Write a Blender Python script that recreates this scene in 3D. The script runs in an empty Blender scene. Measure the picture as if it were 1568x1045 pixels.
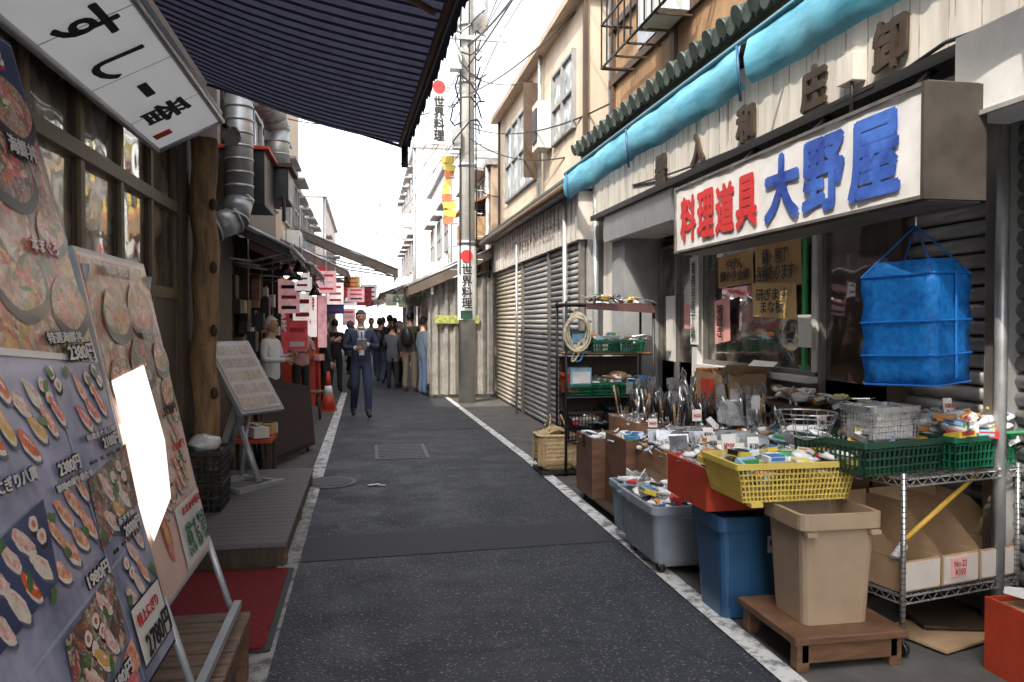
import bpy,bmesh,math,random
from mathutils import Vector,Matrix
random.seed(7)
S=bpy.context.scene
R=random.uniform
def link(o,parent=None):
    S.collection.objects.link(o)
    if parent: o.parent=parent
    return o
MC={}
def M(name,col,rough=.6,var=.25,scale=6,metal=0,bump=0,spec=.5,streak=None,alpha=1,transl=0,coat=0,col2=None,emit=0):
    if name in MC: return MC[name]
    m=bpy.data.materials.new(name); m.use_nodes=True; nt=m.node_tree; N=nt.nodes; L=nt.links
    p=N['Principled BSDF']; out=N['Material Output']
    tc=N.new('ShaderNodeTexCoord'); mp=N.new('ShaderNodeMapping'); L.new(tc.outputs['Object'],mp.inputs[0])
    if streak: mp.inputs['Scale'].default_value=streak
    n=N.new('ShaderNodeTexNoise'); n.inputs['Scale'].default_value=scale; n.inputs['Detail'].default_value=4; n.inputs['Roughness'].default_value=.68
    L.new(mp.outputs[0],n.inputs['Vector'])
    r=N.new('ShaderNodeValToRGB'); r.color_ramp.elements[0].position=.32; r.color_ramp.elements[1].position=.68
    a=[max(0,c*(1-var)) for c in col]; b=[min(1,c*(1+var*.7)) for c in (col2 or col)]
    r.color_ramp.elements[0].color=(*a,1); r.color_ramp.elements[1].color=(*b,1)
    L.new(n.outputs['Fac'],r.inputs[0]); L.new(r.outputs[0],p.inputs['Base Color'])
    p.inputs['Metallic'].default_value=metal; p.inputs['Specular IOR Level'].default_value=spec
    mr=N.new('ShaderNodeMapRange'); mr.inputs['To Min'].default_value=max(.02,rough-.12); mr.inputs['To Max'].default_value=min(1,rough+.12)
    L.new(n.outputs['Fac'],mr.inputs['Value']); L.new(mr.outputs[0],p.inputs['Roughness'])
    if bump:
        n2=N.new('ShaderNodeTexNoise'); n2.inputs['Scale'].default_value=scale*5; n2.inputs['Detail'].default_value=2
        L.new(mp.outputs[0],n2.inputs['Vector'])
        bp=N.new('ShaderNodeBump'); bp.inputs['Strength'].default_value=bump; bp.inputs['Distance'].default_value=.01
        L.new(n2.outputs['Fac'],bp.inputs['Height']); L.new(bp.outputs[0],p.inputs['Normal'])
    if coat: p.inputs['Coat Weight'].default_value=coat; p.inputs['Coat Roughness'].default_value=.08
    p.inputs['Alpha'].default_value=alpha
    if emit:
        L.new(r.outputs[0],p.inputs['Emission Color']); p.inputs['Emission Strength'].default_value=emit
    if transl:
        t=N.new('ShaderNodeBsdfTranslucent'); L.new(r.outputs[0],t.inputs[0])
        mx=N.new('ShaderNodeMixShader'); mx.inputs[0].default_value=transl
        L.new(p.outputs[0],mx.inputs[1]); L.new(t.outputs[0],mx.inputs[2]); L.new(mx.outputs[0],out.inputs[0])
    MC[name]=m; return m
def glassy(name,col,gl=.35,rough=.03,dist=.02,hi=3,sc=5):
    if name in MC: return MC[name]
    m=bpy.data.materials.new(name); m.use_nodes=True; nt=m.node_tree; N=nt.nodes; L=nt.links
    p=N['Principled BSDF']; p.inputs['Roughness'].default_value=.3
    g=N.new('ShaderNodeBsdfGlossy'); g.inputs['Roughness'].default_value=rough; g.inputs['Color'].default_value=(.9,.93,.95,1)
    n=N.new('ShaderNodeTexNoise'); n.inputs['Scale'].default_value=2.5; n.inputs['Detail'].default_value=1; b=N.new('ShaderNodeBump'); b.inputs['Strength'].default_value=.25; b.inputs['Distance'].default_value=dist
    tc=N.new('ShaderNodeTexCoord'); L.new(tc.outputs['Object'],n.inputs['Vector']); L.new(n.outputs['Fac'],b.inputs['Height']); L.new(b.outputs[0],g.inputs['Normal'])
    n3=N.new('ShaderNodeTexNoise'); n3.inputs['Scale'].default_value=sc; n3.inputs['Detail'].default_value=3; L.new(tc.outputs['Object'],n3.inputs['Vector'])
    rr=N.new('ShaderNodeValToRGB'); rr.color_ramp.elements[0].position=.45; rr.color_ramp.elements[0].color=(*[c*.5 for c in col],1); rr.color_ramp.elements[1].position=.7; rr.color_ramp.elements[1].color=(*[min(1,c*hi+.02) for c in col],1)  # bright patches in the base colour imitate reflections and lit interior
    L.new(n3.outputs['Fac'],rr.inputs[0]); L.new(rr.outputs[0],p.inputs['Base Color'])
    mx=N.new('ShaderNodeMixShader'); mx.inputs[0].default_value=gl
    L.new(p.outputs[0],mx.inputs[1]); L.new(g.outputs[0],mx.inputs[2]); L.new(mx.outputs[0],N['Material Output'].inputs[0])
    MC[name]=m; return m
def foodmat(name,scale,pal,dark=.55,coat=.5):
    if name in MC: return MC[name]
    m=bpy.data.materials.new(name); m.use_nodes=True; nt=m.node_tree; N=nt.nodes; L=nt.links; p=N['Principled BSDF']
    tc=N.new('ShaderNodeTexCoord'); n=N.new('ShaderNodeTexNoise'); n.inputs['Scale'].default_value=scale*.8; n.inputs['Detail'].default_value=2; L.new(tc.outputs['Object'],n.inputs['Vector'])
    mx=N.new('ShaderNodeMixRGB'); mx.blend_type='ADD'; mx.inputs[0].default_value=.16; L.new(tc.outputs['Object'],mx.inputs[1]); L.new(n.outputs['Color'],mx.inputs[2])
    def layer(sc):
        v=N.new('ShaderNodeTexVoronoi'); v.inputs['Scale'].default_value=sc; L.new(mx.outputs[0],v.inputs['Vector'])
        s=N.new('ShaderNodeSeparateColor'); L.new(v.outputs['Color'],s.inputs[0])
        r=N.new('ShaderNodeValToRGB'); r.color_ramp.interpolation='CONSTANT'; e=r.color_ramp.elements
        for i,c in enumerate(pal):
            if i<2: e[i].position=i/len(pal); e[i].color=(*c,1)
            else: q=e.new(i/len(pal)); q.color=(*c,1)
        L.new(s.outputs[0],r.inputs[0])
        d=N.new('ShaderNodeMapRange'); d.inputs['From Max'].default_value=.8; d.inputs['To Min'].default_value=1.15; d.inputs['To Max'].default_value=dark; L.new(v.outputs['Distance'],d.inputs['Value'])
        k=N.new('ShaderNodeMixRGB'); k.blend_type='MULTIPLY'; k.inputs[0].default_value=1; L.new(r.outputs[0],k.inputs[1]); L.new(d.outputs[0],k.inputs[2]); return k
    A=layer(scale); C=layer(scale*3.3); mm=N.new('ShaderNodeMixRGB'); L.new(n.outputs['Fac'],mm.inputs[0]); L.new(A.outputs[0],mm.inputs[1]); L.new(C.outputs[0],mm.inputs[2])
    L.new(mm.outputs[0],p.inputs['Base Color']); p.inputs['Roughness'].default_value=.35; p.inputs['Coat Weight'].default_value=coat; p.inputs['Coat Roughness'].default_value=.1
    MC[name]=m; return m

class B:
    def __init__(s,name): s.bm=bmesh.new(); s.m=[]; s.name=name; s.T=Matrix.Identity(4)
    def mi(s,m):
        if m not in s.m: s.m.append(m)
        return s.m.index(m)
    def v(s,p): return s.bm.verts.new(s.T@Vector(p))
    def f(s,vs,m,sm=False):
        try: fc=s.bm.faces.new(vs)
        except ValueError: return
        fc.material_index=s.mi(m); fc.smooth=sm
    def poly(s,pts,m): s.f([s.v(p) for p in pts],m)
    def box(s,x0,x1,y0,y1,z0,z1,m):
        vs=[s.v((x,y,z)) for z in (z0,z1) for x,y in ((x0,y0),(x1,y0),(x1,y1),(x0,y1))]
        for q in ((3,2,1,0),(4,5,6,7),(0,1,5,4),(1,2,6,5),(2,3,7,6),(3,0,4,7)): s.f([vs[i] for i in q],m)
    def obox(s,c,sz,m,rz=0,rx=0,ry=0):
        T=s.T; s.T=T@Matrix.Translation(c)@Matrix.Rotation(rz,4,'Z')@Matrix.Rotation(ry,4,'Y')@Matrix.Rotation(rx,4,'X')
        s.box(-sz[0]/2,sz[0]/2,-sz[1]/2,sz[1]/2,-sz[2]/2,sz[2]/2,m); s.T=T
    def cyl(s,p,q,r,m,n=8,r2=None,cap=True):
        p=Vector(p);q=Vector(q);d=q-p
        if d.length<1e-6: return
        r2=r if r2 is None else r2
        a=d.orthogonal().normalized(); b=d.normalized().cross(a)
        A=[];C=[]
        for i in range(n):
            t=2*math.pi*i/n; o=a*math.cos(t)+b*math.sin(t)
            A.append(s.v(p+o*r)); C.append(s.v(q+o*r2))
        for i in range(n): s.f([A[i],A[(i+1)%n],C[(i+1)%n],C[i]],m,n>5)
        if cap: s.f(A[::-1],m); s.f(C,m)
    def path(s,pts,r,m,n=6):
        for a,b in zip(pts,pts[1:]): s.cyl(a,b,r,m,n)
    def sph(s,c,r,m,n=10,k=6,rot=None,fn=None):
        if not hasattr(r,'__len__'): r=(r,r,r)
        rot=rot or Matrix.Identity(3); c=Vector(c); rows=[]
        for j in range(1,k):
            ph=math.pi*j/k; row=[]
            for i in range(n):
                t=2*math.pi*i/n; p=Vector((math.sin(ph)*math.cos(t)*r[0],math.sin(ph)*math.sin(t)*r[1],math.cos(ph)*r[2]))
                if fn: p=fn(p)
                row.append(s.v(c+rot@p))
            rows.append(row)
        top=s.v(c+rot@Vector((0,0,r[2]))); bot=s.v(c+rot@(fn(Vector((0,0,-r[2]))) if fn else Vector((0,0,-r[2]))))
        for i in range(n):
            j=(i+1)%n
            s.f([top,rows[0][i],rows[0][j]],m,True); s.f([bot,rows[-1][j],rows[-1][i]],m,True)
            for a,b in zip(rows,rows[1:]): s.f([a[i],b[i],b[j],a[j]],m,True)
    def shell(s,rings,m,cap0=True,cap1=True,sm=False):
        V=[[s.v(p) for p in r] for r in rings]; n=len(V[0])
        for a,b in zip(V,V[1:]):
            for i in range(n): s.f([a[i],a[(i+1)%n],b[(i+1)%n],b[i]],m,sm)
        if cap0: s.f(V[0][::-1],m)
        if cap1: s.f(V[-1],m)
    def done(s,parent=None,bevel=0,fixn=True):
        if fixn: bmesh.ops.recalc_face_normals(s.bm,faces=s.bm.faces)
        me=bpy.data.meshes.new(s.name); s.bm.to_mesh(me); s.bm.free()
        for m in s.m: me.materials.append(m)
        o=bpy.data.objects.new(s.name,me); link(o,parent)
        if bevel:
            b=o.modifiers.new('bevel','BEVEL'); b.width=bevel; b.segments=2; b.limit_method='ANGLE'; b.angle_limit=.7
        return o
def rr(cx,cy,wx,wy,z,r,n=3):
    out=[]
    for sx,sy,a0 in ((1,1,0),(-1,1,90),(-1,-1,180),(1,-1,270)):
        for i in range(n+1):
            a=math.radians(a0+90*i/n)
            out.append((cx+sx*(wx/2-r)+r*math.cos(a),cy+sy*(wy/2-r)+r*math.sin(a),z))
    return out
def tub(b,cx,cy,z,wx,wy,h,m,taper=.86,r=.03,lip=.014,t=.005):
    tx,ty=wx*taper,wy*taper
    rg=[rr(cx,cy,tx,ty,z,r),rr(cx,cy,wx*.985,wy*.985,z+h*.86,r),rr(cx,cy,wx+2*lip,wy+2*lip,z+h*.865,r),rr(cx,cy,wx+2*lip,wy+2*lip,z+h,r),
        rr(cx,cy,wx-t*2,wy-t*2,z+h,r),rr(cx,cy,tx-t*2,ty-t*2,z+.01,r)]
    b.shell(rg,m)
def basket(b,cx,cy,z,wx,wy,h,m,taper=.9,step=.035,rows=4,r=.0035):
    tx,ty=wx*taper,wy*taper
    b.shell([rr(cx,cy,wx,wy,z+h-.03,.02),rr(cx,cy,wx+.02,wy+.02,z+h-.028,.02),rr(cx,cy,wx+.02,wy+.02,z+h,.02),rr(cx,cy,wx-.01,wy-.01,z+h,.02),rr(cx,cy,wx-.012,wy-.012,z+h-.03,.02)],m,False,False)
    b.box(cx-tx/2,cx+tx/2,cy-ty/2,cy+ty/2,z,z+.008,m)
    nx=int(wx/step); ny=int(wy/step)
    for i in range(nx+1):
        u=i/nx-.5
        for sg in (-.5,.5): b.cyl((cx+u*tx,cy+sg*ty,z),(cx+u*wx,cy+sg*wy,z+h-.015),r*1.6,m,4)
    for i in range(ny+1):
        u=i/ny-.5
        for sg in (-.5,.5): b.cyl((cx+sg*tx,cy+u*ty,z),(cx+sg*wx,cy+u*wy,z+h-.015),r*1.6,m,4)
    for k in range(1,rows):
        f=k/rows; ax=tx+(wx-tx)*f; ay=ty+(wy-ty)*f; zz=z+h*f
        P=[(cx-ax/2,cy-ay/2,zz),(cx+ax/2,cy-ay/2,zz),(cx+ax/2,cy+ay/2,zz),(cx-ax/2,cy+ay/2,zz)]
        for a,c in zip(P,P[1:]+P[:1]): b.cyl(a,c,r*1.6,m,4)
def woodbin(b,x0,x1,y0,y1,z0,z1,m,t=.018,low=None):
    b.box(x0,x1,y0,y1,z0,z0+t,m)
    b.box(x0,x0+t,y0,y1,z0+t,z1,m); b.box(x1-t,x1,y0,y1,z0+t,z1,m)
    b.box(x0+t,x1-t,y0,y0+t,z0+t,z1-.002,m); b.box(x0+t,x1-t,y1-t,y1,z0+t,z1-.002,m)
def txt(s,c,right,up,w,h,m,parent=None,name='lettering',bold=.0,ext=.002):
    cu=bpy.data.curves.new(name,'FONT'); cu.body=s; cu.extrude=0; cu.space_line=.95; cu.align_x='CENTER'
    cu.resolution_u=3
    o=bpy.data.objects.new(name,cu); S.collection.objects.link(o)
    dg=bpy.context.evaluated_depsgraph_get(); me=bpy.data.meshes.new_from_object(o.evaluated_get(dg))
    bpy.data.objects.remove(o); 
    if not me.vertices: return None
    xs=[v.co.x for v in me.vertices]; ys=[v.co.y for v in me.vertices]
    mx,my=(min(xs)+max(xs))/2,(min(ys)+max(ys))/2; sx=w/max(1e-3,max(xs)-min(xs)); sy=h/max(1e-3,max(ys)-min(ys))
    right=Vector(right).normalized(); up=Vector(up).normalized(); nn=right.cross(up)
    V=[];F=[]; bw=bold*min(w,h)
    offs=[(0,0)]+([(bw*math.cos(a),bw*math.sin(a)) for a in (0.3,1.35,2.4,3.45,4.5,5.55)] if bold else [])
    for k,(dx,dy) in enumerate(offs):
        o_=len(V)
        V+=[tuple(Vector(c)+right*((v.co.x-mx)*sx+dx)+up*((v.co.y-my)*sy+dy)+nn*(v.co.z+k*.0004)) for v in me.vertices]
        F+=[[i+o_ for i in p.vertices] for p in me.polygons]
    me2=bpy.data.meshes.new(name); me2.from_pydata(V,[],F); me2.materials.append(m)
    ob=bpy.data.objects.new(name,me2); link(ob,parent)
    if ext>.004:
        sd=ob.modifiers.new('s','SOLIDIFY'); sd.thickness=ext; sd.offset=1
    return ob

# ---------- materials
wood=M('wood_brown',(.15,.075,.04),.6,.45,5,streak=(1,1,6))
woodd=M('wood_dark',(.055,.035,.022),.6,.4,5,streak=(6,6,.7))
woodg=M('wood_grey',(.13,.115,.12),.6,.35,6,streak=(1.2,8,8))
woodp=M('wood_ply',(.3,.19,.1),.6,.35,4,streak=(4,1,1))
card=M('cardboard',(.42,.28,.16),.8,.18,5)
black=M('black_plastic',(.018,.018,.02),.45,.4,8)
blackm=M('black_metal',(.02,.02,.022),.4,.3,8)
steel=M('steel',(.6,.61,.63),.28,.2,12,metal=.85)
galv=M('galvanised',(.5,.52,.53),.42,.3,5,metal=.6)
white=M('white_paint',(.75,.75,.73),.5,.12,5)
paper=M('paper',(.75,.74,.7),.7,.06,5)
kraft=M('kraft_paper',(.55,.34,.15),.7,.15,4)
pink=M('pink_paper',(.8,.38,.36),.7,.08,4)
redp=M('red_paint',(.5,.03,.03),.5,.2,6)
redm=M('red_box',(.5,.055,.02),.5,.25,6)
green=M('green_plastic',(.01,.12,.06),.4,.25,6)
dgreen=M('dark_green_plastic',(.012,.06,.035),.45,.3,6)
yellow=M('yellow_plastic',(.8,.62,.15),.4,.1,6,transl=.2)
beige=M('beige_plastic',(.38,.28,.19),.42,.15,3)
blueb=M('blue_plastic',(.03,.1,.21),.35,.25,3)
clear=M('clear_plastic',(.42,.46,.52),.25,.15,4,alpha=.75,transl=.2)
bagc=M('clear_bag',(.75,.77,.8),.15,.25,25,coat=.7,bump=.5)
ink=M('ink',(.015,.015,.018),.6,.1,5)
redink=M('red_ink',(.6,.03,.03),.5,.15,5)
blueink=M('blue_ink',(.015,.045,.36),.5,.35,4,col2=(.05,.14,.5))
stucco=M('tan_stucco',(.38,.23,.12),.85,.25,3,bump=.3,streak=(1,1,.6))
cream=M('cream_wall',(.62,.51,.39),.8,.18,2,streak=(1,1,.3))
whitew=M('stained_white_wall',(.66,.61,.55),.7,.22,3.5,streak=(2,2.2,.25))
greyw=M('grey_concrete',(.35,.35,.34),.8,.25,3)
tile=M('roof_tile',(.07,.1,.085),.5,.5,9)
shut=M('shutter_metal',(.34,.34,.34),.45,.22,3,metal=.2,streak=(1,1,.3))
shutb=M('shutter_beige',(.48,.43,.36),.5,.2,3,metal=.1,streak=(1,1,.3))
cyan=M('blue_tarp',(.08,.42,.62),.5,.2,3,transl=.12,col2=(.22,.6,.78),streak=(1,.6,3))
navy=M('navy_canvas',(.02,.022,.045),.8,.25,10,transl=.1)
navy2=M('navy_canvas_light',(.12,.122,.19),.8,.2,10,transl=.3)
glass=glassy('window_glass',(.035,.028,.02),.3,hi=6)
glassl=glassy('window_glass_left',(.2,.15,.1),.5,.04,.05,3.6,3.0)
timber=M('olive_timber',(.17,.12,.065),.5,.35,6,streak=(5,5,.6))

# ---------- world + sun + camera
sd=Vector((-.42,-.5,.76)).normalized()
el=math.asin(sd.z)
W=bpy.data.worlds.new('World'); S.world=W; W.use_nodes=True; nt=W.node_tree
bg=nt.nodes['Background']; sk=nt.nodes.new('ShaderNodeTexSky'); sk.sky_type='NISHITA'; sk.sun_disc=False; sk.sun_elevation=el; sk.sun_rotation=math.radians(220)
sk.dust_density=4; sk.air_density=1.2
hs=nt.nodes.new('ShaderNodeHueSaturation'); hs.inputs['Saturation'].default_value=.3; hs.inputs['Value'].default_value=3.8
nt.links.new(sk.outputs[0],hs.inputs['Color']); nt.links.new(hs.outputs[0],bg.inputs[0]); bg.inputs[1].default_value=.15
l=bpy.data.lights.new('sun','SUN'); l.energy=5; l.angle=math.radians(.5); l.color=(1,.91,.78)
lo=link(bpy.data.objects.new('sun',l)); lo.rotation_euler=(-sd).to_track_quat('-Z','Y').to_euler()
cam=bpy.data.cameras.new('camera'); cam.lens=28; cam.sensor_width=36; cam.clip_end=500; cam.clip_start=.05
co=link(bpy.data.objects.new('camera',cam)); co.location=(0,0,1.56); co.rotation_euler=(math.radians(88.7),0,math.radians(-10.4)); S.camera=co
S.view_settings.view_transform='Standard'; S.view_settings.look='None'; S.view_settings.exposure=0

# ---------- ground
def asphalt():
    m=bpy.data.materials.new('asphalt'); m.use_nodes=True; N=m.node_tree.nodes; L=m.node_tree.links; p=N['Principled BSDF']
    tc=N.new('ShaderNodeTexCoord')
    def noise(sc,det=4):
        n=N.new('ShaderNodeTexNoise'); n.inputs['Scale'].default_value=sc; n.inputs['Detail'].default_value=det; n.inputs['Roughness'].default_value=.65; L.new(tc.outputs['Object'],n.inputs['Vector']); return n
    def ramp(n,a,ca,b,cb):
        r=N.new('ShaderNodeValToRGB'); r.color_ramp.elements[0].position=a; r.color_ramp.elements[0].color=(*ca,1); r.color_ramp.elements[1].position=b; r.color_ramp.elements[1].color=(*cb,1)
        L.new(n,r.inputs[0]); return r
    big=ramp(noise(1.1,6).outputs['Fac'],.35,(.014,.017,.024),.7,(.034,.038,.046))
    n3=noise(60,2); sp=ramp(n3.outputs['Fac'],.6,(0,0,0),.68,(.24,.24,.25))
    mx=N.new('ShaderNodeMixRGB'); mx.blend_type='ADD'; mx.inputs[0].default_value=.8; L.new(big.outputs[0],mx.inputs[1]); L.new(sp.outputs[0],mx.inputs[2])
    v=N.new('ShaderNodeTexVoronoi'); v.feature='DISTANCE_TO_EDGE'; v.inputs['Scale'].default_value=.45
    n5=noise(2.5,3); ad=N.new('ShaderNodeMixRGB'); ad.blend_type='ADD'; ad.inputs[0].default_value=.5; L.new(tc.outputs['Object'],ad.inputs[1]); L.new(n5.outputs['Color'],ad.inputs[2]); L.new(ad.outputs[0],v.inputs['Vector'])
    cr=ramp(v.outputs['Distance'],.0,(.35,)*3,.012,(1,)*3); mu=N.new('ShaderNodeMixRGB'); mu.blend_type='MULTIPLY'; mu.inputs[0].default_value=.7; L.new(mx.outputs[0],mu.inputs[1]); L.new(cr.outputs[0],mu.inputs[2])
    L.new(mu.outputs[0],p.inputs['Base Color'])
    rg=ramp(noise(2.2).outputs['Fac'],.35,(.5,)*3,.7,(.8,)*3); L.new(rg.outputs[0],p.inputs['Roughness'])
    b=N.new('ShaderNodeBump'); b.inputs['Strength'].default_value=.9; b.inputs['Distance'].default_value=.008; L.new(n3.outputs['Fac'],b.inputs['Height']); L.new(b.outputs[0],p.inputs['Normal'])
    return m
asp=asphalt()
def worn(name,col,under,th):
    m=bpy.data.materials.new(name); m.use_nodes=True; N=m.node_tree.nodes; L=m.node_tree.links; p=N['Principled BSDF']
    tc=N.new('ShaderNodeTexCoord'); n=N.new('ShaderNodeTexNoise'); n.inputs['Scale'].default_value=9; n.inputs['Detail'].default_value=8; n.inputs['Roughness'].default_value=.75; L.new(tc.outputs['Object'],n.inputs['Vector'])
    r=N.new('ShaderNodeValToRGB'); r.color_ramp.elements[0].position=th; r.color_ramp.elements[0].color=(*under,1); r.color_ramp.elements[1].position=th+.12; r.color_ramp.elements[1].color=(*col,1)
    L.new(n.outputs['Fac'],r.inputs[0]); L.new(r.outputs[0],p.inputs['Base Color']); p.inputs['Roughness'].default_value=.7
    return m
b=B('ground'); b.box(-300,300,-100,400,-.2,0,M('ground_concrete',(.09,.085,.08),.8,.45,3)); b.done()
b=B('road'); b.poly([(-.5,-8,.004),(1.8,-8,.004),(1.8,9,.004),(1.62,18,.004),(1.5,45,.004),(-.5,45,.004)],asp)
b.poly([(-.62,5.2,.006),(-.5,5.2,.007),(-.5,9,.007),(-.62,9,.006)],asp); b.done()
b=B('asphalt_patch'); b.poly([(-.42,5.3,.0075),(1.74,5.42,.0075),(1.74,6.0,.0075),(-.42,5.9,.0075)],M('asphalt_repair',(.03,.032,.038),.7,.35,40)); b.poly([(.5,11.6,.0075),(1.7,11.6,.0075),(1.68,12.3,.0075),(.5,12.4,.0075)],M('asphalt_repair',(.03,.032,.038))); b.done()
wl=worn('worn_white_paint',(.62,.62,.6),(.15,.15,.15),.4); wl2=worn('worn_grey_paint',(.33,.33,.32),(.09,.09,.09),.42)
b=B('road_marking'); 
b.poly([(1.76,-8,.012),(1.87,-8,.012),(1.87,9,.012),(1.76,9,.012)],wl); b.poly([(1.76,9,.012),(1.87,9,.012),(1.66,18,.012),(1.58,18,.012)],wl)
b.poly([(-.56,7.0,.013),(-.43,7.0,.013),(-.41,18,.013),(-.53,18,.013)],wl); b.poly([(-.56,-5,.013),(-.43,-5,.013),(-.43,7.0,.013),(-.56,7.0,.013)],wl2); b.done()
b=B('utility_cover'); cc=M('cover_concrete',(.17,.17,.17),.8,.3,20); cc2=M('cover_grille',(.09,.09,.09),.7,.3,20)
b.box(.1,.72,9.15,10.2,.004,.014,cc)
for i in range(9): b.box(.14,.68,9.2+i*.11,9.27+i*.11,.014,.019,cc2)
b.done()
b=B('manhole_cover'); b.cyl((-.36,7.9,.004),(-.36,7.9,.018),.27,cc,28); b.cyl((-.36,7.9,.018),(-.36,7.9,.022),.22,cc2,28); b.done()
b=B('litter'); b.obox((.07,7.7,.015),(.12,.04,.006),paper,rz=.4); b.obox((.15,7.66,.014),(.07,.03,.004),paper,rz=-.4); b.done()

# ---------- kitchenware shop building (right)
b=B('kitchenware_shop')
FX=3.25
b.box(FX,8,-5,2.2,0,2.83,greyw)
b.box(FX+.02,8,2.2,9.45,-.05,1.15,greyw)
b.box(FX+.6,8,2.2,9.45,1.15,2.95,M('dim_interior',(.12,.08,.05),.9,.5,3))
b.box(2.83,3.27,8.5,8.95,0,2.5,M('pillar_grey',(.3,.31,.32),.7,.2,4))
b.box(2.88,3.3,8.97,9.45,0,2.9,whitew)
b.box(2.9,8,-5,9.44,2.83,3.75,whitew)
b.box(2.76,2.9,-5,9.4,2.86,3.45,whitew)
b.box(2.70,2.9,-5,9.42,2.80,2.858,blackm)
stn=M('stain',(.4,.36,.3),.8,.5,5); stn2=M('rust_stain',(.28,.2,.14),.8,.5,5)
for i in range(50):
    y=-1+i*.21; b.box(2.757,2.7605,y,y+.006,2.87,3.40,stn)
for i in range(30):
    y=R(1,9.3); w_=R(.008,.03); h_=R(.2,.5); b.poly([(2.756,y,3.42),(2.756,y+w_,3.42),(2.756,y+w_*.6,3.42-h_),(2.756,y+w_*.4,3.42-h_)],stn2)
b.box(2.74,3.24,6.9,8.97,2.5,2.797,white)
b.box(2.62,2.9,.8,3.2,2.47,2.84,white); b.box(2.60,2.62,.8,3.22,2.455,2.475,greyw)
b.box(3.0,8,-5,9.5,3.75,8.5,stucco)
br=M('brown_beam',(.09,.055,.035),.6,.3,5)
for z in (4.45,5.1,5.9,6.7): b.box(2.955,3.01,-5,9.52,z,z+.09,br)
for y in (9.36,7.4,5.4,3.2): b.box(2.96,3.012,y,y+.1,3.98,8.4,br)
b.box(2.97,3.3,9.42,9.56,3.4,8.5,M('blue_grey_trim',(.16,.19,.24),.6,.2,4))
b.box(2.6,3.05,-5,9.5,3.555,3.6,woodp)
for i in range(50): b.box(2.62,2.9,-4+i*.28,-3.95+i*.28,3.49,3.55,br)
for k_ in range(12): b.cyl((2.98,-4+k_*1.15,3.95),(2.98,-3.2+k_*1.15,4.05),.015,blackm,5)
b.shell([[(2.56,9.5,3.6),(3.02,9.5,3.6),(3.02,9.5,3.92),(2.56,9.5,3.64)],[(2.56,-5,3.6),(3.02,-5,3.6),(3.02,-5,3.92),(2.56,-5,3.64)]],tile)
for i in range(58):
    y=9.42-i*.24
    b.cyl((2.51,y,3.66),(3.03,y,3.94),.06,tile,10); b.cyl((2.485,y,3.65),(2.51,y,3.66),.07,tile,12)
    b.cyl((2.50,y-.12,3.625),(2.53,y-.12,3.63),.065,tile,10)
fr=M('alu_frame',(.28,.26,.24),.4,.15,5,metal=.6); frw=M('white_frame',(.6,.6,.58),.5,.1,5)
def pane(y0,y1,z0,z1,g=glass,f=fr,x=FX):
    b.box(x+.02,x+.03,y0+.03,y1-.03,z0+.03,z1-.03,g)
    b.box(x-.02,x+.05,y0,y0+.03,z0,z1,f); b.box(x-.02,x+.05,y1-.03,y1,z0,z1,f)
    b.box(x-.018,x+.048,y0+.03,y1-.03,z0,z0+.035,f); b.box(x-.018,x+.048,y0+.03,y1-.03,z1-.035,z1,f)
pane(5.33,7.3,1.17,2.45); b.box(FX-.03,FX-.005,5.3,5.36,1.2,2.5,frw)
b.box(FX-.1,FX+.02,5.3,7.3,1.12,1.165,frw)
b.box(FX-.025,FX-.005,5.45,5.5,1.2,2.45,M('green_strip',(.03,.35,.1),.5,.1,5))
pane(4.45,5.28,.9,2.6,glassy('dark_glass',(.015,.012,.01),.2)); b.box(FX-.08,FX+.1,7.3,7.42,0,2.5,frw)
pane(7.45,8.0,.05,2.4); pane(8.0,8.5,.05,2.4)
b.box(FX-.01,FX+.5,4.4,9.4,2.6,2.83,woodd)
b.box(FX-.06,FX+.1,4.33,4.45,0,2.83,woodd)
for i in range(31):
    z=.05+i*.09
    b.cyl((FX+.02,3.66,z+.045),(FX+.02,4.33,z+.045),.043,shut,8)
    b.cyl((FX+.02,2.2,z+.045),(FX+.02,3.5,z+.045),.043,shut,8)
b.box(FX-.06,FX+.06,3.5,3.66,0,2.83,shut); b.box(FX-.09,FX-.06,3.54,3.62,0,2.83,fr)
b.cyl((FX-.14,3.46,0),(FX-.14,3.46,2.8),.03,galv,8)
b.cyl((2.8,9.52,.1),(2.8,9.52,3.4),.04,galv,8)
shop=b.done()
b=B('handwritten_notice')
def pap(y0,y1,z0,z1,m,x=FX-.02,t=0):
    b.poly([(x,y0,z0+t),(x,y1,z0-t),(x-.01,y1,z1-t),(x-.01,y0,z1+t)],m)
pap(6.27,6.95,1.89,2.17,kraft,t=.01); pap(5.5,6.22,1.85,2.2,kraft,x=FX-.026); pap(5.55,6.25,1.60,1.88,M('kraft2',(.6,.4,.18),.7,.1,4),x=FX-.035,t=-.015)
pap(6.7,7.02,1.38,1.78,pink,t=.02); pap(5.3,5.48,1.38,1.62,paper,x=FX-.06); pap(7.22,7.42,1.35,2.2,paper,x=FX-.095); pap(7.98,8.25,1.15,1.85,paper); pap(7.6,7.75,1.5,1.75,pink)
nb=b.done(shop,fixn=False)
for c,w,h,s in (((FX-.04,6.6,2.03),.55,.2,'やげん\n鯛やき金網'),((FX-.05,5.87,2.03),.6,.26,'鍋・庖丁\n各種あります'),((FX-.06,5.9,1.74),.5,.2,'研ぎます\nまな板'),((FX-.115,7.32,1.78),.1,.75,'業\n務\n用\n庖\n丁\n鍋'),((FX-.05,6.86,1.58),.14,.3,'箸\n置\nき')):
    txt(s,c,(0,-1,0),(0,0,1),w,h,ink,nb,bold=.01)
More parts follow.
